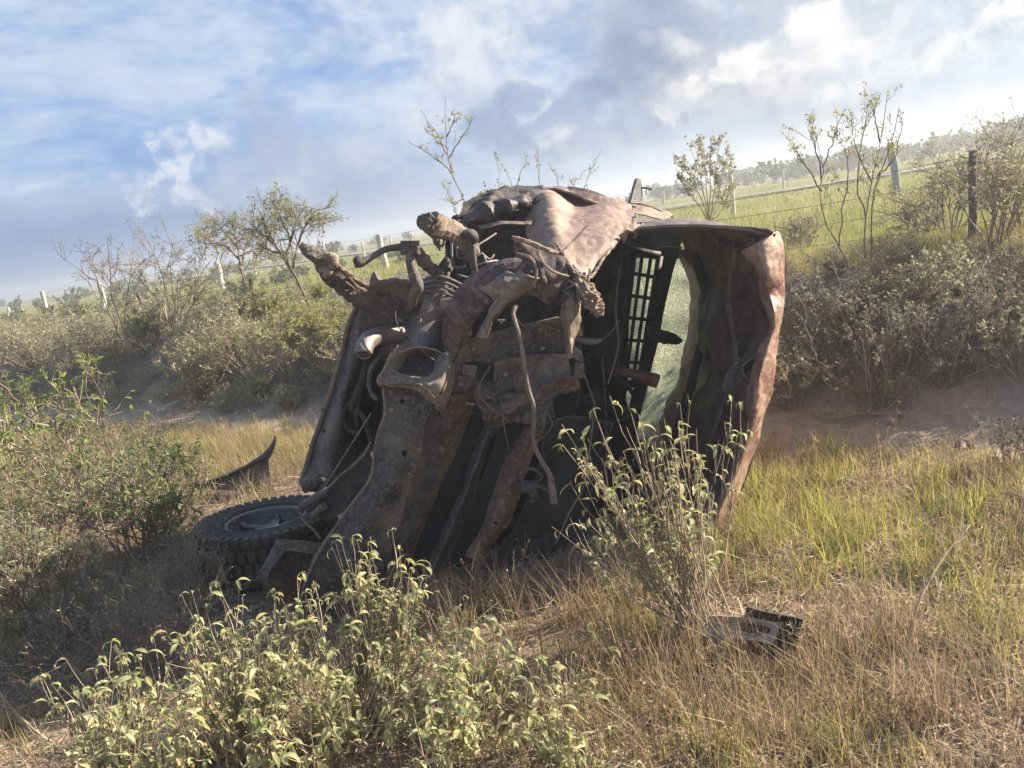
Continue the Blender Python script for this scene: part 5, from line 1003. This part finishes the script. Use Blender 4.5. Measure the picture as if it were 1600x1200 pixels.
# clumped near grass
def clumped(rg, ncl, per, x0, x1, y0, y1, rad, fn):
    cx, cy = scat(rg, ncl, x0, x1, y0, y1); dens = fn(cx, cy); k = rg.random(len(cx)) < dens; cx, cy = cx[k], cy[k]
    x = np.repeat(cx, per)+rg.normal(0, rad, len(cx)*per); y = np.repeat(cy, per)+rg.normal(0, rad, len(cx)*per); hsc = np.repeat(.55+.75*rg.random(len(cx)), per)
    k = ~infoot(x, y); return x[k], y[k], hsc[k]
def dens_g(x, y):
    s = sdist(x, y); n = fbm(x*1.7+3, y*1.7, 3); right = sstep(x, -.1, .5)
    strip = 1-sstep(s, -.95, -.45)
    bankg = sstep(s, .9, 1.6)*.7
    left = (1-right)*.16+(1-right)*.6*sstep(y, 5.2, 6.0)
    return np.clip((right*sstep(n, .26, .56)*1.0+left)*strip+bankg*.8+.02, 0, 1)
parts = []
x, y, hs = clumped(rg, 19500, 22, -7.5, 6.5, 1.0, 9, .045, dens_g); parts.append(blades(rg, x, y, .14*hs*(.4+.8*rg.random(len(x))), .0042*(.7+.6*rg.random(len(x))), .75))
V, F = merge(parts); tag(mk('grass', V, F, M['grass'], None, False), 'mixed yellow green and brown grass growing around the wreck', 'grass', None, 'stuff')
def dens_y(x, y):
    n = fbm(x*1.3+13, y*1.3+4, 3); s = sdist(x, y); return np.clip(sstep(n, .50, .72)*.6*sstep(x, .3, .8)*(1-sstep(s, -1.3, -.8)), 0, 1)
x, y, hs = clumped(rg, 2600, 12, 0, 5, 1.5, 5, .045, dens_y)
# lush tufts right of the roof
cx = rg.normal(1.3, .3, 60); cy = rg.normal(3.3, .35, 60); x2 = np.repeat(cx, 26)+rg.normal(0, .05, 60*26); y2 = np.repeat(cy, 26)+rg.normal(0, .03, 60*26)
x = np.concatenate([x, x2]); y = np.concatenate([y, y2]); hs = np.concatenate([hs, np.full(len(x2), 1.2)])
V, F = blades(rg, x, y, .16*hs*(.5+.7*rg.random(len(x))), .0048*(.7+.6*rg.random(len(x))), .8)
tag(mk('green_grass', V, F, M['greengrass'], None, False), 'bright yellow green grass tufts right of the wreck', 'grass', None, 'stuff')
def dens_d(x, y):
    n = fbm(x*1.1+23, y*1.1+8, 3); s = sdist(x, y); right = sstep(x, -.3, .4); return np.clip((sstep(n, .3, .55)*right+(1-right)*.25+.5*(1-right)*sstep(y, 5.4, 6.1))*(1-sstep(s, -.9, -.35))+.35*sstep(s, .8, 1.5), 0, 1)
x, y, hs = clumped(rg, 17000, 15, -7.5, 6.5, 1.0, 9, .055, dens_d)
p1 = blades(rg, x, y, .19*hs*(.4+.8*rg.random(len(x))), .0026*(.7+.6*rg.random(len(x))), .9)
# taller dry tufts by the hollow in front of the wreck
cx = np.concatenate([rg.uniform(-.45, .75, 24), rg.uniform(.0, 1.2, 50)]); cy = np.concatenate([rg.uniform(2.75, 3.15, 24), rg.uniform(1.9, 2.6, 50)]); x = np.repeat(cx, 24)+rg.normal(0, .03, 74*24); y = np.repeat(cy, 24)+rg.normal(0, .03, 74*24)
p2 = blades(rg, x, y, .30*(.35+.8*rg.random(len(x))), .003*(.7+.6*rg.random(len(x))), .8)
V, F = merge([p1, p2]); tag(mk('dry_grass', V, F, M['drygrass'], None, False), 'thin reddish brown dry grass stalks', 'dry grass', None, 'stuff')
# branched dry stalks
n = 900; x = rg.uniform(-.5, 3.4, n); y = rg.uniform(1.4, 4.4, n); k = ~infoot(x, y) & (np.abs(x) < y*.74+.4) & (sdist(x, y) < -.7) & (rg.random(n) < sstep(fbm(x*1.2+40, y*1.2, 3), .35, .6)); x, y = x[k], y[k]; n = len(x)
B = np.stack([x, y, H(x, y)], 1); Pt = grow(rg, B, rg.normal(0, .35, (n, 3))*[1, 1, 0]+[0, 0, 1], .12+.22*rg.random(n), 6, .09, .0); V1, F1 = stems(Pt, .0011+.0008*rg.random(n), np.full(n, .0005), 3)
pos, dd, ix, tt = children(rg, Pt, 5, .3, 1, .5, .15); Pc = grow(rg, pos, dd, .03+.09*rg.random(len(pos)), 4, .1, .05); V2, F2 = stems(Pc, np.full(len(Pc), .0008), np.full(len(Pc), .0004), 3); pos, dd, ix, tt = children(rg, Pc, 3, .3, 1, .8, .1); V3, F3 = flakes(rg, pos, .006+.014*rg.random(len(pos)), .003+.003*rg.random(len(pos)), dd)
V, F = merge([(V1, F1), (V2, F2), (V3, F3)]); tag(mk('weed_stalks', V, F, M['drygrass'], None, False), 'branched dry weed stalks standing in the right foreground grass', 'dry weeds', None, 'stuff')
# litter lying flat
x, y = scat(rg, 330000, -7.5, 6.5, 1.0, 9); k = rg.random(len(x)) < np.clip(.25+.9*sstep(fbm(x*1.5, y*1.5, 3), .4, .6), 0, 1)*(1-.75*(sstep(sdist(x, y), -.9, -.5)-sstep(sdist(x, y), 0, .4))); x, y = x[k], y[k]; N = len(x)
a = rg.random(N)*2*math.pi; L = .02+.09*rg.random(N)**2; z = H(x, y)+.004+.03*rg.random(N)**2; d = np.stack([np.cos(a), np.sin(a), rg.normal(0, .22, N)], 1); s = np.stack([-np.sin(a), np.cos(a), rg.normal(0, .3, N)], 1)*(.0016+.0022*rg.random(N))[:, None]
p = np.stack([x, y, z], 1); V = np.stack([p-s, p+s, p+d*L[:, None]+s*.5, p+d*L[:, None]-s*.5], 1).reshape(-1, 3)
tag(mk('straw_litter', V, (np.arange(N)*4)[:, None]+np.arange(4)[None], M['litter'], None, False), 'broken straw and dead leaves lying on the soil', 'litter', None, 'stuff')
# field grass behind the bank
def field(rg, n, r0, r1, h, wd):
    yy = r0*(r1/r0)**rg.random(n); xx = rg.uniform(-.82, .82, n)*yy; k = sdist(xx, yy) > 1.6; return blades(rg, xx[k], yy[k], h*(.5+.8*rg.random(k.sum())), wd*(yy[k]/r0)**.7, .7)
V, F = merge([field(rg, 90000, 6, 16, .16, .006), field(rg, 60000, 14, 60, .20, .014)])
tag(mk('field_grass', V, F, M['fargrass'], None, False), 'green and straw coloured grass of the plain behind the bank', 'grass', None, 'stuff')

# ================================================================= ROAD, FENCES, POSTS
c1 = G(1565, 250, .5); c2 = G(1380, 277, .5); c3 = G(1200, 296, .56)
u_ = unit((c2-c1)*[1, 1, 0]); pr_ = np.array([-u_[1], u_[0], 0]); pr_ = pr_ if pr_[1] > 0 else -pr_
ts = np.linspace(-60, 220, 120); Vr = []
for tt in ts:
    for s_w in (-2.4, 2.4):
        q = c1+u_*tt+pr_*s_w; Vr.append((q[0], q[1], max(Hs(q[0], q[1]), .3)+.12))
i = np.arange(len(ts)-1)*2; tag(mk('road', np.array(Vr), np.stack([i, i+1, i+3, i+2], -1), M['road']), 'pale grey asphalt road crossing the plain', 'road', None, 'structure')
def post(name, label, cat, px, top, bot, wpx, mat, Y=None, group=None, lean=0., zb=None, parent=None):
    if Y is None: q = gpt(px[1], bot); 
    else: q = P(px[1], bot, Y)
    b = q.copy(); b[2] = Hs(b[0], b[1])-.05; tp = P(px[0], top, q[1]); w_ = wpx/FPX*q[1]/2
    A = np.linspace(b, tp, 6); A[1:-1] += np.random.default_rng(int(px[0])).normal(0, w_*.12, (4, 3)); Vp, Fp = sweep(A, np.full(6, w_), 8, power=4, up=[0, 1, 0], jag=.12, seed=int(px[0])); o = mk(name, Vp, Fp, mat, parent, False)
    if label: tag(o, label, cat, group)
    return o, tp, b
WP = [((65, 78), 455, 500, 5.5, 'whitewashed fence post standing leftmost on the plain'), ((155, 165), 441, 488, 7, 'second whitewashed post from the left'), ((338, 350), 409, 455, 8, 'whitewashed post just left of the flat crowned trees'),
      ((591, 604), 366, 420, 9, 'thick whitewashed post above the link bar of the wreck'), ((1141, 1147), 271, 335, 6, 'thin white post behind the round bush above the cab')]
PT = []
wf = thing('wire_fence', 'white post and wire fence line crossing the plain on the left', 'fence', (-12, 30, .5))
for (xs, tp_, bt, wp_, lab) in WP:
    PT.append(post('fence_post', None, None, xs, tp_, bt, wp_, M['whitepost'], parent=wf, Y=None))
wl = []
for a_, b_ in zip(PT[:-1], PT[1:]):
    for f_ in (.35, .65, .92): wl.append(sweep(np.linspace(a_[2]*(1-f_)+a_[1]*f_, b_[2]*(1-f_)+b_[1]*f_, 5), np.full(5, .004), 4))
V, F = merge(wl); mk('wire', V, F, M['wire'], wf)
o, _, _ = post('shaded_post', 'stout white post, toned blue grey for shade, standing alone in front of the road', 'post', (1392, 1403), 223, 303, 11, M['shadepost'])
SM = [((504, 506), 376, 394, 3.2), ((565, 568), 379, 392, 3), ((609, 611), 368, 384, 3), ((643, 645), 367, 392, 3.2), ((305, 307), 426, 436, 3), ((276, 277), 432, 440, 3), ((396, 397), 404, 420, 3), ((1223, 1224), 264, 293, 3.4), ((1438, 1440), 239, 258, 3), ((1443, 1444), 240, 258, 3), ((1456, 1457), 238, 254, 2.6), ((1036, 1037), 298, 318, 3), ((108, 109), 463, 485, 3), ((1361, 1362), 247, 268, 3), ((13, 14), 480, 500, 4)]
SL = ['small white post left of the link bar', 'tiny white post at the foot of the horizon, by the thick post', 'white post right behind the thick whitewashed one', 'slim white post above the link clamp', 'tiny post left of the flat crowned trees', 'faint tiny post above the brown shrub', 'tiny post between the two flat crowned trees', 'white post in front of the hedge, above the roof corner', 'left one of a pair of white roadside posts', 'right one of a pair of white roadside posts', 'last small white post before the road edge on the right', 'white post just right of the door mirror', 'thin post between the two leftmost whitewashed posts', 'small post seen through the sapling crowns', 'faint post at the left edge of the photo']
for (xs, tp_, bt, wp_), lab in zip(SM, SL):
    d_ = max(28, 1.0/((bt-tp_)/FPX)); post('marker_post', lab, 'post', xs, tp_, bt, wp_, M['whitepost'], Y=min(d_, 55))
nf = thing('barbed_wire_fence', 'old barbed wire fence with dark wooden posts on top of the bank', 'fence', (3.7, 6, .6))
A_ = post('fence_post', None, None, (1521, 1519), 235, 440, 11, M['oldwood'], Y=6.0, parent=nf)
q2 = np.array(P(1150, 360, 9.2)); b2 = np.array([q2[0], q2[1], Hs(q2[0], q2[1])-.05])
def wpost(x, y, h, s):
    b = np.array([x, y, Hs(x, y)-.05]); t_ = b+np.array([.03*rg.normal(), .03*rg.normal(), h]); V, F = sweep(np.linspace(b, t_, 7)+np.random.default_rng(s).normal(0, .008, (7, 3)), np.full(7, .03), 9, jag=.25, seed=s); mk('fence_post', V, F, M['oldwood'], nf, False); return t_, b
cur = (A_[1], A_[2]); d_f = unit(np.array([-.814, .581, 0])); PP = [(A_[1], A_[2])]
for k in range(1, 6):
    q = A_[2]+d_f*2.9*k; PP.append(wpost(q[0], q[1], .72, 500+k))
q = A_[2]-d_f*2.6; PP.insert(0, wpost(q[0], q[1], 1.45, 499))
wl = []
for a_, b_ in zip(PP[:-1], PP[1:]):
    for f_ in (.3, .52, .74, .95):
        L_ = np.linspace(a_[1]*(1-f_)+a_[0]*f_, b_[1]*(1-f_)+b_[0]*f_, 9); L_[:, 2] -= .03*np.sin(np.linspace(0, math.pi, 9)); wl.append(sweep(L_, np.full(9, .0022), 4))
V, F = merge(wl); mk('wire', V, F, M['wire'], nf)

# ================================================================= LOOSE THINGS
# black trim strip behind the tyre
tm = thing('trim_strip', 'long curved black plastic trim strip lying behind the tyre', 'debris', tuple(gpt(380, 745)))
TS = [(302, 754, 5.6, 2), (340, 746, 5.5, 3), (375, 731, 5.4, 5), (402, 715, 5.3, 9), (420, 699, 5.3, 17)]; GY = [762, 765, 768, 771, 768]
rows = []
for (x, y, Y, hgt) in [(302, 754, 5.6, 2), (340, 746, 5.5, 3), (375, 731, 5.4, 5), (402, 715, 5.3, 9), (420, 699, 5.3, 17), (428, 685, 5.3, 13), (428, 679, 5.3, 3)]: rows.append([(x, y, Y), (x+2, y+hgt*.5, Y-.05), (x+1, y+hgt, Y)])
o = sheet('curved_strip', rows, M['black'], tm, (60, 12), .006, .003, 8)
sheet('panel_face', [[(x, y+h*.8, Y) for (x, y, Y, h) in TS], [(x+2, y+h+(gy_-y)*.5, Y-.04) for (x, y, Y, h), gy_ in zip(TS, GY)], [(x+3, gy_, Y-.08) for (x, y, Y, h), gy_ in zip(TS, GY)]], M['slate'], tm, (26, 50), .006, .012, 7)
# broken lamp housing in the grass
hc = gpt(1195, 985); hl = thing('lamp_housing', 'broken car lamp housing with dull white reflector lying in the grass', 'debris', tuple(hc))
def HL(x, y, dz): return G(x, y, hc[2]+.01+dz*.85)
def rawsheet(name, rows, mat, parent, n=(30, 40), thick=.006, amp=.004, freq=20):
    A = np.array(rows); V = lerp(lerp(A, n[0]).swapaxes(0, 1), n[1]).swapaxes(0, 1); N = grid_normals(V); off = np.array([mnoise.noise(Vector(p*freq)) for p in V.reshape(-1, 3)]).reshape(V.shape[:2]); V = V+N*off[..., None]*amp
    r_, c_ = V.shape[:2]; ii = (np.arange(r_-1)[:, None]*c_+np.arange(c_-1)[None, :]).ravel(); o = mk(name, V.reshape(-1, 3), np.stack([ii, ii+1, ii+c_+1, ii+c_], -1), mat, parent); s = o.modifiers.new('t', 'SOLIDIFY'); s.thickness = thick; return o
rawsheet('housing', [[HL(1168, 948, .15), HL(1200, 955, .16), HL(1256, 966, .15)], [HL(1164, 962, .12), HL(1200, 966, .12), HL(1252, 978, .11)], [HL(1150, 995, .03), HL(1196, 1012, .03), HL(1244, 1018, .03)], [HL(1146, 1008, .0), HL(1190, 1026, .0), HL(1238, 1030, .0)]], M['dark'], hl, (40, 60), .008, .006, 14)
rawsheet('reflector', [[HL(1050, 962, .05), HL(1110, 962, .09), HL(1172, 964, .125), HL(1222, 974, .12)], [HL(1054, 976, .04), HL(1112, 976, .05), HL(1172, 978, .08), HL(1218, 990, .09)], [HL(1060, 992, .03), HL(1116, 996, .04), HL(1170, 1002, .05), HL(1206, 1008, .06)]], M["label"], hl, (40, 60), .006, .014, 18)
gl = []
for k in range(5): gl.append(sweep(np.linspace(HL(1222+k*7, 972, .145), HL(1212+k*7, 1004, .075), 4), np.full(4, .003), 5))
for k in range(3): gl.append(sweep(np.linspace(HL(1218, 978+k*9, .135-.02*k), HL(1250, 983+k*9, .13-.02*k), 4), np.full(4, .003), 5))
V, F = merge(gl); mk('vent_grid', V, F, M['black'], hl)
# half-buried panel by the right edge of the track
pb = thing('metal_panel', 'small dark bent panel half buried at the foot of the bank on the right', 'debris', tuple(gpt(1505, 695)))
rawsheet('bent_panel', [[HL(1492, 692, .05), HL(1500, 684, .07), HL(1520, 692, .05)], [HL(1490, 700, .01), HL(1502, 702, .03), HL(1524, 702, .0)]], M['slate'], pb, (12, 20))
def rock(name, label, c, r, mat, seed, cat='stone', group=None):
    bm = bmesh.new(); bmesh.ops.create_icosphere(bm, subdivisions=3, radius=1); rr = np.random.default_rng(seed); sc = Vector(rr.uniform(.7, 1.3, 3))*r
    for v in bm.verts:
        n = mnoise.noise(v.co*1.4+Vector((seed, 0, 0)))*.35+mnoise.noise(v.co*4+Vector((seed, 3, 0)))*.12; v.co = Vector((v.co.x*sc.x, v.co.y*sc.y, v.co.z*sc.z*.7))*(1+n)
    me = bpy.data.meshes.new(name); bm.to_mesh(me); bm.free(); me.materials.append(mat); o = bpy.data.objects.new(name, me); COL.objects.link(o); o.location = (c[0], c[1], c[2]+r*.25); return tag(o, label, cat, group)
q = gpt(1305, 428); rock('earth_clod', 'dark clod sitting on the crest of the bank right of the wreck', q+np.array([0, 0, .03]), .07, M['darkstone'], 1, 'clod')
q = gpt(325, 530); rock('earth_clod', 'dark clod on the left bank above the bare earth', q, .16, M['darkstone'], 2, 'clod')
for k, (x, y, r_) in enumerate([(280, 634, .06), (333, 634, .05), (372, 648, .05), (345, 660, .04), (1298, 645, .03), (1490, 450, .05), (1500, 452, .04), (1540, 456, .05), (205, 625, .06)]):
    rock('stone', 'pale stone lying on the shaded side of the bank', gpt(x, y), r_, M['stone'], 10+k, 'stone', 'pale stones on the bank')
rr = np.random.default_rng(77)
for k in range(16):
    x, y = rr.uniform(900, 1600), rr.uniform(760, 1190); rock('pebble', 'small pebble among the dry grass', gpt(x, y), rr.uniform(.006, .016), M['stone'], 40+k, 'pebble', 'pebbles in the grass')
# twig litter of the shaded hollow (uncountable)
rg = rg_(600); n = 2600; x = rg.uniform(-3.6, 1.2, n); y = rg.uniform(2.0, 5.6, n); k = ~infoot(x, y) & (np.abs(x) < y*.74+.4) & ((x < -.3) | (y > 2.9)); x, y = x[k], y[k]; n = len(x)
a = rg.random(n)*6.28; B = np.stack([x, y, H(x, y)+.005+.05*rg.random(n)], 1); Pt = grow(rg, B, np.stack([np.cos(a), np.sin(a), .15+.35*rg.random(n)], 1), .08+.3*rg.random(n)**2, 6, .16, -.02); Pt[..., 2] = np.maximum(Pt[..., 2], H(Pt[..., 0], Pt[..., 1])+.004)
V1, F1 = stems(Pt, .0012+.002*rg.random(n), np.full(n, .0006), 3); pos, dd, ix, tt = children(rg, Pt, 2, .3, .9, .7, .15); Pc = grow(rg, pos, dd, .03+.1*rg.random(len(pos)), 4, .15, .0); V2, F2 = stems(Pc, np.full(len(Pc), .0011), np.full(len(Pc), .0005), 3)
V, F = merge([(V1, F1), (V2, F2)]); tag(mk('twig_litter', V, F, M['twig'], None, False), 'tangle of thin dead twigs covering the shaded ground', 'twigs', None, 'stuff')
# fallen branches
def branch(label, path, r, seed, mat='twigpale', name='dead_branch', kids=5):
    A = np.array([gpt(x, y)+np.array([0, 0, dz]) for x, y, dz in path]); C_ = catmull(A, 14); o = thing(name, label, 'branch', tuple(A[0])); V1, F1 = sweep(C_, np.linspace(r, r*.4, 14), 7)
    rg = rg_(seed); pos, dd, ix, tt = children(rg, C_[None], kids, .2, .95, .5, .15); P1 = grow(rg, pos, dd, .35*np.linalg.norm(A[-1]-A[0])*(.3+.5*rg.random(kids)), 6, .14, .02); V2, F2 = stems(P1, np.full(kids, r*.5), np.full(kids, r*.15), 4)
    pos, dd, ix, tt = children(rg, P1, 3, .3, 1, .5, .1); P2 = grow(rg, pos, dd, .12*np.linalg.norm(A[-1]-A[0])*(.4+.6*rg.random(len(pos))), 4, .14, .02); V3, F3 = stems(P2, np.full(len(P2), r*.22), np.full(len(P2), r*.1), 3)
    V, F = merge([(V1, F1), (V2, F2), (V3, F3)]); mk('wood', V, F, M[mat], o); return o
branch('long thin fallen branch at the foot of the shaded bank', [(1410, 656, .02), (1350, 660, .05), (1300, 662, .03), (1240, 646, .05), (1190, 644, .06)], .009, 1, 'twig')
branch('pale forked branch lying in the shade below the tyre', [(130, 950, .05), (170, 925, .10), (240, 935, .06), (300, 940, .03)], .011, 2)
branch('curved pale branch arching out of the shade at the lower left', [(150, 1075, .0), (100, 1040, .06), (75, 1000, .14), (68, 955, .2)], .007, 3)
branch('dry pale stalks in the bottom left corner', [(105, 1185, .02), (60, 1160, .05), (20, 1130, .1), (-10, 1090, .16)], .007, 4)
branch('dry branch lying among the brown grass at lower centre right', [(1260, 1185, .02), (1200, 1165, .03), (1150, 1110, .04), (1095, 1060, .04)], .004, 5)
branch('long pale twig lying across the right foreground', [(1430, 1165, .03), (1350, 1130, .04), (1270, 1090, .05), (1195, 1030, .06)], .004, 6)
branch('reddish dry stalk leaning in the grass at right', [(1415, 1040, .02), (1440, 990, .12), (1480, 950, .2), (1520, 920, .25)], .005, 7, 'twig')
branch('pale dead branch leaning down the bank at the right', [(1470, 545, .02), (1500, 500, .06), (1525, 465, .1), (1545, 430, .12)], .012, 8)
branch('grey forked branch standing against the shaded bank', [(1392, 640, .0), (1385, 600, .10), (1378, 560, .15), (1350, 520, .12)], .009, 9)
branch('dark branch lying in the shade beside the tyre', [(330, 880, .02), (270, 850, .12), (230, 830, .2), (190, 800, .26)], .010, 10, 'twig')

# ================================================================= AIR
def air():
    V, F = box((0, 200, 1.6), (230, 210, 4.2)); o = mk('haze', V, F, None, None, False)
    m = bpy.data.materials.new('air'); m.use_nodes = True; t = NT(m.node_tree); t.n.clear(); ou = t.new('ShaderNodeOutputMaterial'); v = t.new('ShaderNodeVolumePrincipled')
    v.inputs['Color'].default_value = (.86, .92, 1, 1); v.inputs['Density'].default_value = HAZE; v.inputs['Anisotropy'].default_value = .35
    t.lk(v.outputs[0], ou.inputs['Volume']); o.data.materials.clear(); o.data.materials.append(m); tag(o, 'thin warm haze in the air', 'haze', None, 'stuff')
HAZE = .005
air()
